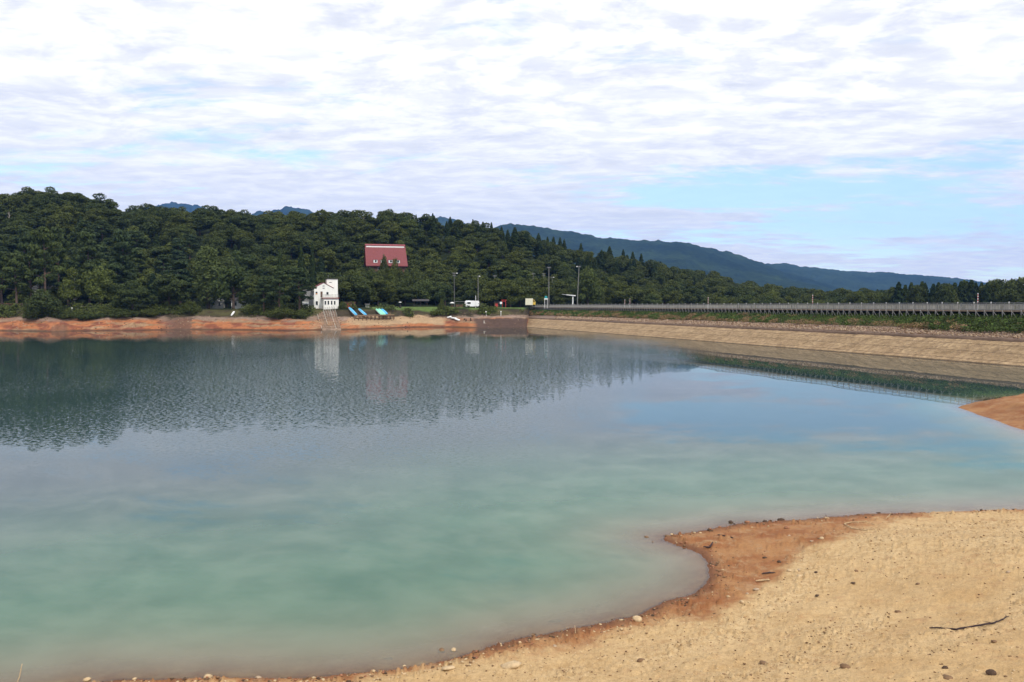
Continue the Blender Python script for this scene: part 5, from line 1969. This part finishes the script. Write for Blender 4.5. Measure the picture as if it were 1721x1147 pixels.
plain_post(799.5, 497, sh(799, 15.5), .08, 'thin white post at the right side of the spotted trailer', ground_at(799.5, sh(799, 15.5)))
plain_post(1061.5, 481, 380, .2, 'white post among the trees far behind the shelter', ground_at(1061, 380))


def snow_pole(px, top, label, u=24.0):
    s = dam_s(px, u); q = dam(s, u, 6.12)
    zt = CAM_H + (514 - top) / F * q.y
    o = thing('snow_pole', label, 'marker pole', q, 0, 'red and white snow poles along the dam road')
    h = zt - 6.12
    n = 9
    m_ = MB()
    for i in range(n):
        m_.cur = i % 2
        m_.tube([(0, 0, h * (.35 + .65 * i / n)), (0, 0, h * (.35 + .65 * (i + 1) / n))], .06, 8)
    m_.build('striped_pole', [M['white_paint'], M['red']], o)
    MB().tube([(0, 0, -.2), (0, 0, h * .36)], .09, 8).build('sleeve', M['white_paint'], o)
    return o


snow_pole(1643, 493, 'tallest red and white snow pole, in front of the cedar grove')
snow_pole(1365.5, 495.5, 'red and white snow pole by the low end of the spur')
snow_pole(1190, 499.5, 'red and white snow pole before the middle of the dam railing')
snow_pole(1058.6, 502, 'taller white snow pole, right of two standing close together')
snow_pole(1050, 503.5, 'shorter snow pole, left of two standing close together')


# ------------------------------------------------------------------ dam walkway and railings
def build_walkway():
    sA, sB = -30.0, float(dam_s(891, 14))
    zt = 6.36
    mid = dam(70, 14.5, zt)
    root = thing('walkway', 'long narrow walkway on steel brackets along the top of the dam', 'walkway', mid)
    o = Vector(root.location)
    L = lambda s, u, z: dam(s, u, z) - o
    mb = MB()
    for s in np.arange(sA, sB, 10):
        e = min(s + 9.98, sB)
        q = [L(s, 13.3, zt), L(e, 13.3, zt), L(e, 16.9, zt), L(s, 16.9, zt)]
        mb.add([v + Vector((0, 0, -.10)) for v in q] + q, [(0, 1, 2, 3), (7, 6, 5, 4), (4, 5, 1, 0), (5, 6, 2, 1), (6, 7, 3, 2), (7, 4, 0, 3)])
    mb.build('deck', M['beam'], root)
    mb = MB(); mb.bar(L(sA, 13.24, zt - .08), L(sB, 13.24, zt - .08), .10, .20); mb.build('edge_beam', M['beam'], root)
    far = MB()
    pitch = 1.45
    n = int((sB - sA) / pitch)
    cnt = 0
    # nearest first that fall in the frame
    first = int((2 - sA) / pitch)
    for i in range(n):
        s = sA + i * pitch
        near = first <= i < first + 98
        t = MB() if near else far
        zg = np.interp(13.4, [11.5, 13.2, 15.3], [4.4, 5.05, 5.75]) - .25
        t.bar(L(s, 13.17, zt + .02), L(s, 13.17, zg), .09, .09)
        t.bar(L(s - .05, 13.19, zt - .2), L(s - 1.0, 13.25, zg + .12), .065, .065)
        t.bar(L(s, 13.4, zt - .18), L(s, 16.0, zt - .18), .09, .12)
        t.bar(L(s, 13.42, zg + .35), L(s, 14.9, zt - .2), .07, .07)
        if near:
            t.build('bracket', M['strut'], root)
    f = far.build('brackets', M['strut'], root); f['kind'] = 'stuff'
    back = MB(); back.bar(L(sA, 15.4, 5.8), L(sB, 15.4, 5.8), .2, .9); back.build('shade_backing', M['dark_roof'], root)  # dark bar standing in for the shadow behind the brackets


build_walkway()


M['pale_pole'] = simple('pale_post', (.38, .37, .34), .6, .1, 3)


def railing(name, label, u, z0, h, pitch, bal, mat_post, mat_rail, balr, sA, sB, postr, nearS, mat_bal=None, cap=False):
    root = thing(name, label, 'railing', dam(70, u, z0))
    o = Vector(root.location)
    L = lambda s, z: dam(s, u, z) - o
    r = MB()
    r.bar(L(sA, z0 + h), L(sB, z0 + h), .07, .07)
    r.build('top_rail', M[mat_rail], root)
    r = MB(); r.bar(L(sA, z0 + .12), L(sB, z0 + .12), .05, .05); r.bar(L(sA, z0 + h - .16), L(sB, z0 + h - .16), .04, .04)
    r.build('lower_rail', M[mat_rail], root)
    far = MB()
    farb = MB()
    n = int((sB - sA) / pitch)
    first = int((nearS - sA) / pitch)
    for i in range(n):
        s = sA + i * pitch
        near = first <= i < first + 96
        t = MB() if near else far
        t.bar(L(s, z0 - .1), L(s, z0 + h + (.10 if cap else .03)), postr, postr)
        if cap:
            t.cur = 1
            t.bar(L(s, z0 + h - .06), L(s, z0 + h + .15), postr * 1.25, postr * 1.25)
        if near:
            t.build('post', [M[mat_post], M['white_paint']], root)
        b = MB() if near else farb
        k_ = 1 if s < 60 else 3
        st, rr = bal * k_, balr * k_ * .9
        for q in np.arange(st / 2, pitch, st):
            b.bar(L(s + q, z0 + .12), L(s + q, z0 + h - .16), rr, rr)
        if near:
            b.build('grille_panel', M[mat_bal or mat_rail], root)
    if farb.v:
        f = farb.build('grille_panels', M[mat_bal or mat_rail], root); f['kind'] = 'stuff'
    if far.v:
        f = far.build('posts', [M[mat_post], M['white_paint']], root); f['kind'] = 'stuff'


railing('steel_railing', 'grey steel railing on the lake side of the dam walkway', 13.5, 6.36, 1.02, 1.45, .22, 'grey_metal', 'grey_metal', .022, -30, float(dam_s(891, 13.5)), .06, 2)
railing('white_railing', 'pale railing with white capped posts behind the dam walkway', 16.8, 6.36, 1.02, 2.95, .17, 'pale_pole', 'pale_metal', .05, -30, float(dam_s(891, 16.8)), .09, 2, 'pale_metal', True)
railing('road_railing', 'pale guard railing on the far side of the dam road', 24.4, 6.12, 1.05, 2.95, .17, 'pale_metal', 'pale_metal', .055, -20, float(dam_s(902, 24.4)), .08, 6, 'pale_metal')


# ------------------------------------------------------------------ left shore small things
def build_left_shore():
    # guard rail on the path
    pts = [spot(px, 259) for px in np.linspace(119, 168, 9)]
    root = thing('guardrail', 'low pale guardrail along the path on the left shore', 'fence', pts[4])
    o = Vector(root.location)
    for p in pts[::2]:
        MB().box(p - o + Vector((0, 0, .4)), (.18, .18, 1.2)).build('post', M['concrete'], root)
    r = MB(); r.tube([p - o + Vector((0, -.14, .72)) for p in pts], .15, 6); r.build('rail', M['concrete'], root)
    # terrace wall
    p = spot(18, 258)
    w_ = thing('terrace_wall', 'reddish stone terrace wall at the far left shore', 'wall', p, R(-4))
    MB().box((0, 0, .5), (11, .6, 2.0)).build('wall_body', simple('terrace_stone', (.16, .10, .075), .95, .4, 2), w_)
    MB().box((0, 0, 1.57), (11.2, .8, .14)).build('coping', simple('terrace_coping', (.40, .20, .12), .9, .2, 2), w_)
    for (px, off, h, lab) in ((121.0, 13.0, 1.5, 'white marker post at the left end of the guardrail'), (104.3, 9.5, .9, 'short white headed marker on the bank by the low bushes'),
                              (312.5, 13, 1.3, 'white marker post at the edge of the dark undergrowth left of the poplar')):
        Y = float(yw(np.array([px]))[0]) + off
        p = spot(px, Y)
        o_ = thing('marker_post', lab, 'post', p)
        MB().tube([(0, 0, -.3), (0, 0, h)], .10, 7).build('shaft', M['pole'], o_)
        MB().lathe([(.15, 0), (.17, .1), (.12, .24), (.02, .3)], 8, (0, 0, h)).build('head', M['white_paint'], o_)
    # mound on the water line, its shadow painted into the hillside colour
    # bare trunks on the hill
    for (px, top, Y, hh, lab) in ((19.5, 357, 352, 8, 'bare dead trunk on the far left hillside'), (613, 366, 412, 8, 'pair height dead trunk above the red lodge, near the crest'),
                                  (272.5, 354, 404, 5, 'pale dead trunk near the crest left of the two blue peaks'), (603.5, 372, 405, 6, 'shorter dead trunk left of the one above the lodge'),
                                  (51, 341, 396, 6, 'dead trunk near the top of the highest hill')):
        zt = CAM_H + (514 - top) / F * Y
        o_ = thing('dead_tree', lab, 'tree', (xa(px) * Y, Y, zt - hh))
        MB().tube([(0, 0, -4), (.1, 0, hh * .5), (-.05, 0, hh)], [.28, .2, .07], 6).build('trunk', M['dead_wood'], o_)
        for k_ in range(5):
            z = hh * (.45 + .1 * k_); sgn = 1 if k_ % 2 else -1
            MB().tube([(0, 0, z), (sgn * .6, .1, z + .5), (sgn * (1.1 - .1 * k_), .1, z + .9)], [.09, .05, .02], 5).build('branch', M['dead_wood'], o_)
    # stumps on the orange beach
    for (px, off, h, lab) in ((780.5, 4.8, .55, 'dark stump on the orange beach, left of the group'), (783.5, 4.0, .45, 'low dark stump at the middle of the group on the orange beach'),
                              (791.0, 4.2, .8, 'tallest dark stump on the orange beach, right of the group'), (813.5, 3.0, .75, 'grey rounded boulder post at the edge of the dark brown patch')):
        Y = float(yw(np.array([px]))[0]) + off
        p = spot(px, Y)
        o_ = thing('stump', lab, 'stump', p)
        MB().lathe([(.34, -.3), (.26, .1), (.22, h * .8), (.17, h)], 8).build('trunk_base', M['stone_dark'] if px < 800 else M['concrete'], o_)
        MB().tube([(0, 0, 0), (.4, -.15, -.05), (.7, -.2, -.18)], [.12, .07, .03], 5).build('root', M['stone_dark'] if px < 800 else M['concrete'], o_)


build_left_shore()


def far_shore_stones():
    rn = np.random.default_rng(9)
    P, sz = [], []
    for _ in range(900):
        px = rn.uniform(-20, 885)
        o = rn.uniform(.3, 9.5)
        if 700 < px < 885 and rn.random() < .6:
            o = rn.uniform(8, 11.5)
        elif vnoise(np.array([px / 30]), np.array([o / 3]), 7)[0] < .5:
            continue
        Y = float(yw(np.array([px]))[0]) + o
        P.append(tuple(spot(px, Y, .03))); sz.append(rn.uniform(.08, .26))
    scatter_rocks('shore_stones', P, sz, [M['stone_b'], M['stone_c'], M['stone_dark'], M['stone_a']], 12, 1, .7, 'loose stones and debris scattered over the far orange bank', 'stones')


far_shore_stones()


# ------------------------------------------------------------------ near shore stones, twigs, pebbles
ROCKS = [  # px, py, width px, material, label
    (1229, 878.5, 13, 'stone_dark', 'flat dark stone at the water edge of the spit, leftmost of the dark row'),
    (1255, 878, 11, 'stone_red', 'low reddish stone in the dark row at the water edge of the spit'),
    (1286, 876.5, 9, 'stone_dark', 'small dark stone in the middle of the row on the spit edge'),
    (1295, 876, 8, 'stone_dark', 'small dark stone touching the middle of the row on the spit edge'),
    (1312, 875, 13, 'stone_dark', 'blocky dark stone, biggest of the row on the spit edge'),
    (1476, 862.5, 8, 'stone_dark', 'lone dark stone on the skyline of the spit above the reed loop'),
    (1704, 857.5, 7, 'stone_dark', 'lone dark stone by the water at the far right'),
    (1087, 903, 12, 'stone_c', 'flat brown stone lying in the shallows off the spit tip'),
    (1097, 912, 6, 'stone_c', 'tiny dark stone in the shallows beside the flat brown one'),
    (1122, 902, 11, 'stone_c', 'brown stone on the very tip of the spit'),
    (1192, 893, 11, 'stone_dark', 'dark lump on the red mud near the spit tip'),
    (1271, 996, 12, 'stone_b', 'pale rounded stone, brightest on the red mud'),
    (1322, 890.5, 13, 'stone_red', 'pale reddish stone in the middle of the red spit'),
    (1326, 901, 6, 'stone_b', 'tiny pale stone below the reddish one on the spit'),
    (1364, 911, 8, 'stone_b', 'pale stone at the edge of dry sand, left of a pair'),
    (1381, 907.5, 10, 'stone_tan', 'tan stone at the edge of dry sand, right of a pair'),
    (1327, 962.5, 11, 'stone_tan', 'flat tan stone on the lower red mud, left of a pair'),
    (1342, 963, 8, 'stone_b', 'small pale stone on the lower red mud, right of a pair'),
    (1343, 971, 12, 'stone_tan', 'tan stone where the red mud meets the sand'),
    (1070, 1045, 22, 'stone_tan', 'flat pale slab on the waterside mud of the bay'),
    (1078, 1113, 16, 'stone_c', 'brown lump on the sand below the bay'),
    (1283, 1114, 18, 'stone_c', 'brown flat clod on the sand, centre bottom'),
    (1671, 1084, 12, 'stone_c', 'dark oval stone on the sand below the curved branch'),
    (1374, 1004, 11, 'stone_dark', 'dark stone in the crumbly sand above centre'),
    (1433, 981, 10, 'stone_dark', 'dark stone in the crumbly sand left of middle'),
    (1439, 961, 10, 'stone_c', 'brown stone in the crumbly sand under the reed loop'),
    (1695, 963, 9, 'stone_b', 'pale stone in the sand near the right side'),
    (1543, 984, 9, 'stone_c', 'brown clod in the sand right of middle'),
    (860, 1124, 38, 'stone_tan', 'broad pale slab half buried in the sand at the bottom'),
    (752, 1131, 26, 'stone_tan', 'pale flat slab beside the red mud at the bottom'),
    (932, 1089, 10, 'stone_b', 'small pale stone on the mud by the upright reed'),
    (762, 1093, 13, 'stone_tan', 'orange tan stone just under water near the shore'),
    (742, 1093, 14, 'stone_c', 'brown stone just under water left of the tan one'),
    (350, 1139, 20, 'stone_tan', 'tan rounded clod at the bottom edge, left of a pair'),
    (435, 1141, 13, 'stone_b', 'pale pebble at the bottom edge, right of a pair'),
    (147, 1143, 16, 'stone_tan', 'tan stone poking up at the bottom left edge'),
    (1588, 1125, 14, 'stone_dark', 'dark flat clod on the sand at the bottom, below the branch'),
    (1666, 1133, 24, 'stone_dark', 'long dark clod near the bottom right corner'),
    (1421, 1124, 20, 'stone_c', 'brown clod at the bottom left of the curved branch'),
    (1593, 1143, 22, 'stone_c', 'brown clod cut by the bottom edge below the branch'),
    (1224, 1008, 9, 'stone_tan', 'tan stone on the red mud below the bay curve'),
    (1256, 1004, 8, 'stone_b', 'small pale stone left of the brightest pale one'),
    (1247, 1017, 11, 'stone_tan', 'tan clod on the border of red mud and crumbly sand'),
    (1510, 1025, 12, 'stone_c', 'brown clod in the middle of the dry sand'),
    (1372, 965, 9, 'stone_dark', 'dark stone on the border between red mud and sand'),
    (1310, 945, 10, 'stone_dark', 'dark clod in the middle of the lower red mud'),
    (1285, 938, 9, 'stone_dark', 'dark clod in the centre of the red mud spit'),
]


def near_rocks():
    for i, (px, py, wpx, mat, lab) in enumerate(ROCKS):
        p = near_point(px, py)
        dist = p.y
        r = wpx / F * dist / 2
        V, Fc = rock_mesh(700 + i, 2, .55 if wpx < 25 else .3)
        V = V * r
        me = mk_mesh('stone', V, Fc, [M[mat]], smooth_=False)
        o = link('stone', me, None, p + Vector((0, 0, r * .12)), random.uniform(-.5, .5))
        tag(o, lab, 'stone')
    # drowned dark shapes under the shallow water
    for (px, py, wpx, lab) in ((605, 1080, 24, 'dark sunken stone under the shallow water, leftmost'), (652, 1105, 30, 'long dark sunken stone close to the shore'), (1003, 1013, 20, 'dark upright sunken stone in the bay'),
                               (940, 1014, 30, 'dark flat sunken stone left of the upright one'), (972, 1022, 28, 'dark sunken slab between two sunken stones'), (932, 1041, 30, 'dark sunken slab nearest the bay shore')):
        p = at_z(px, py, -.03)
        r = wpx / F * p.y / 2
        V, Fc = rock_mesh(900 + px, 2, .35)
        o = link('sunken_stone', mk_mesh('sunken_stone', V * r * np.array([1, .6, 1]), Fc, [M['stone_dark']], smooth_=True), None, p + Vector((0, 0, -.35 * r - .005)), .2)
        tag(o, lab, 'stone')


near_rocks()


def twig(px_pts, rad, mat, label, name='twig', lift=.02, side=0, cat='twig'):
    pts = []
    for q in px_pts:
        p = near_point(q[0], q[1]); p.z += lift + (q[2] if len(q) > 2 else 0)
        pts.append(p)
    root = thing(name, label, cat, pts[0])
    o = Vector(root.location)
    rn = random.Random(len(px_pts) * 7 + int(px_pts[0][0]))
    P = []
    for i in range(len(pts) - 1):
        for k_ in range(4):
            P.append(pts[i].lerp(pts[i + 1], k_ / 4) - o + Vector((rn.uniform(-1, 1), rn.uniform(-1, 1), rn.uniform(0, 1))) * rad * .5)
    P.append(pts[-1] - o)
    n = len(P)
    MB().tube(P, [rad * (.45 + .75 * math.sin(math.pi * min(1, .12 + i / n * .9))) for i in range(n)], 6).build('stem', M[mat], root)
    for k_ in range(side):
        a = P[rn.randrange(2, n - 1)]
        d = Vector((rn.uniform(-1, 1), rn.uniform(-.6, .6), rn.uniform(.0, .25)))
        MB().tube([a, a + d * rad * 6, a + d * rad * 11 + Vector((0, 0, -.01))], [rad * .4, rad * .25, rad * .1], 5).build('side_shoot', M[mat], root)
    return root


twig([(1562, 1056), (1586, 1061), (1606, 1065), (1640, 1060), (1668, 1052), (1682, 1047), (1696, 1036)], .015, 'dark_twig', 'curved dark dry branch lying on the sand at the right', 'branch', .02, 12, 'branch')
twig([(1470, 888), (1452, 893), (1432, 890), (1419, 882), (1432, 879), (1455, 879), (1474, 882)], .014, 'pale_twig', 'pale reed bent into a loop on the spit', 'reed', .03, 0, 'reed')
twig([(1489, 873), (1494, 869), (1498, 864)], .010, 'pale_twig', 'thin pale twig standing up right of the reed loop', 'twig', .03, 1)
twig([(1182, 925), (1193, 922), (1198, 915)], .022, 'dark_twig', 'short dark forked stick on the red mud at the bay head', 'driftwood', .02, 2, 'driftwood')
twig([(1206, 902), (1220, 904), (1232, 908)], .018, 'dark_twig', 'thin dark stick lying on the red spit', 'twig', .02, 2)
twig([(1280, 967), (1292, 966), (1303, 965)], .016, 'dark_twig', 'thin dark stick on the lower red mud', 'twig', .02, 2)
twig([(1270, 980), (1284, 977), (1294, 977)], .022, 'pale_twig', 'short pale stick just above the brightest pale stone', 'twig', .02, 1)
twig([(968, 1076), (967, 1070, .06), (966, 1067, .17)], .006, 'pale_twig', 'thin pale reed standing upright by the water at the bottom', 'reed', 0, 1, 'reed')
twig([(28, 1150), (33, 1146, .1), (38, 1142, .3)], .008, 'pale_twig', 'thin pale reed standing in the bottom left corner', 'reed', 0, 0, 'reed')


M['stone_umber'] = simple('stone_umber_clod', (.15, .088, .045), .95, .3, 12)
M['stone_brown'] = simple('stone_brown_clod', (.25, .155, .08), .95, .25, 12)


def pebbles():
    rn = np.random.default_rng(31)
    N = 90000
    Y = 1 / rn.uniform(1 / 30, 1 / 8.5, N)
    X = (rn.uniform(150, 1780, N) - 860.5) / F * Y
    Z, d, dry, crumb = near_full(X, Y)
    pr = np.where(d < .05, 0, 08e-2 + .42 * crumb + .55 * smooth(1.0, .1, d))
    keep = rn.random(N) < pr
    X, Y, Z, d, dry = X[keep], Y[keep], Z[keep], d[keep], dry[keep]
    sz = .007 + .026 * rn.random(len(X)) ** 3.0
    sz *= (.7 + Y / 40) * (1 + .8 * smooth(.9, .15, d))
    for nm, sel, mats, lab in (('dry_pebbles', dry > .5, ['stone_tan', 'stone_tan', 'stone_brown', 'stone_umber'], 'pale pebbles and clods strewn over the dry sand'),
                               ('mud_pebbles', dry <= .5, ['stone_red', 'stone_red', 'stone_umber', 'stone_c', 'stone_tan', 'stone_dark'], 'reddish pebbles strewn over the damp mud margin')):
        P = np.stack([X, Y, Z + sz * .1], -1)[sel]
        scatter_rocks(nm, P, sz[sel], [M[q] for q in mats], 41, 1, .55, lab, 'pebbles')


pebbles()



# ------------------------------------------------------------------ air
def build_haze():
    m = bpy.data.materials.new('haze')
    m.use_nodes = True
    m.node_tree.nodes.clear()
    t = NT(m.node_tree)
    out = t.n('ShaderNodeOutputMaterial')
    v = t.n('ShaderNodeVolumePrincipled')
    v.inputs['Color'].default_value = (.17, .41, 1.0, 1)
    v.inputs['Density'].default_value = 7.2e-5
    t.l(v.outputs[0], out.inputs['Volume'])
    mb = MB()
    mb.box((0, 0, 400), (16600, 16600, 815))
    o = mb.build('haze', m)
    o['kind'] = 'stuff'


build_haze()
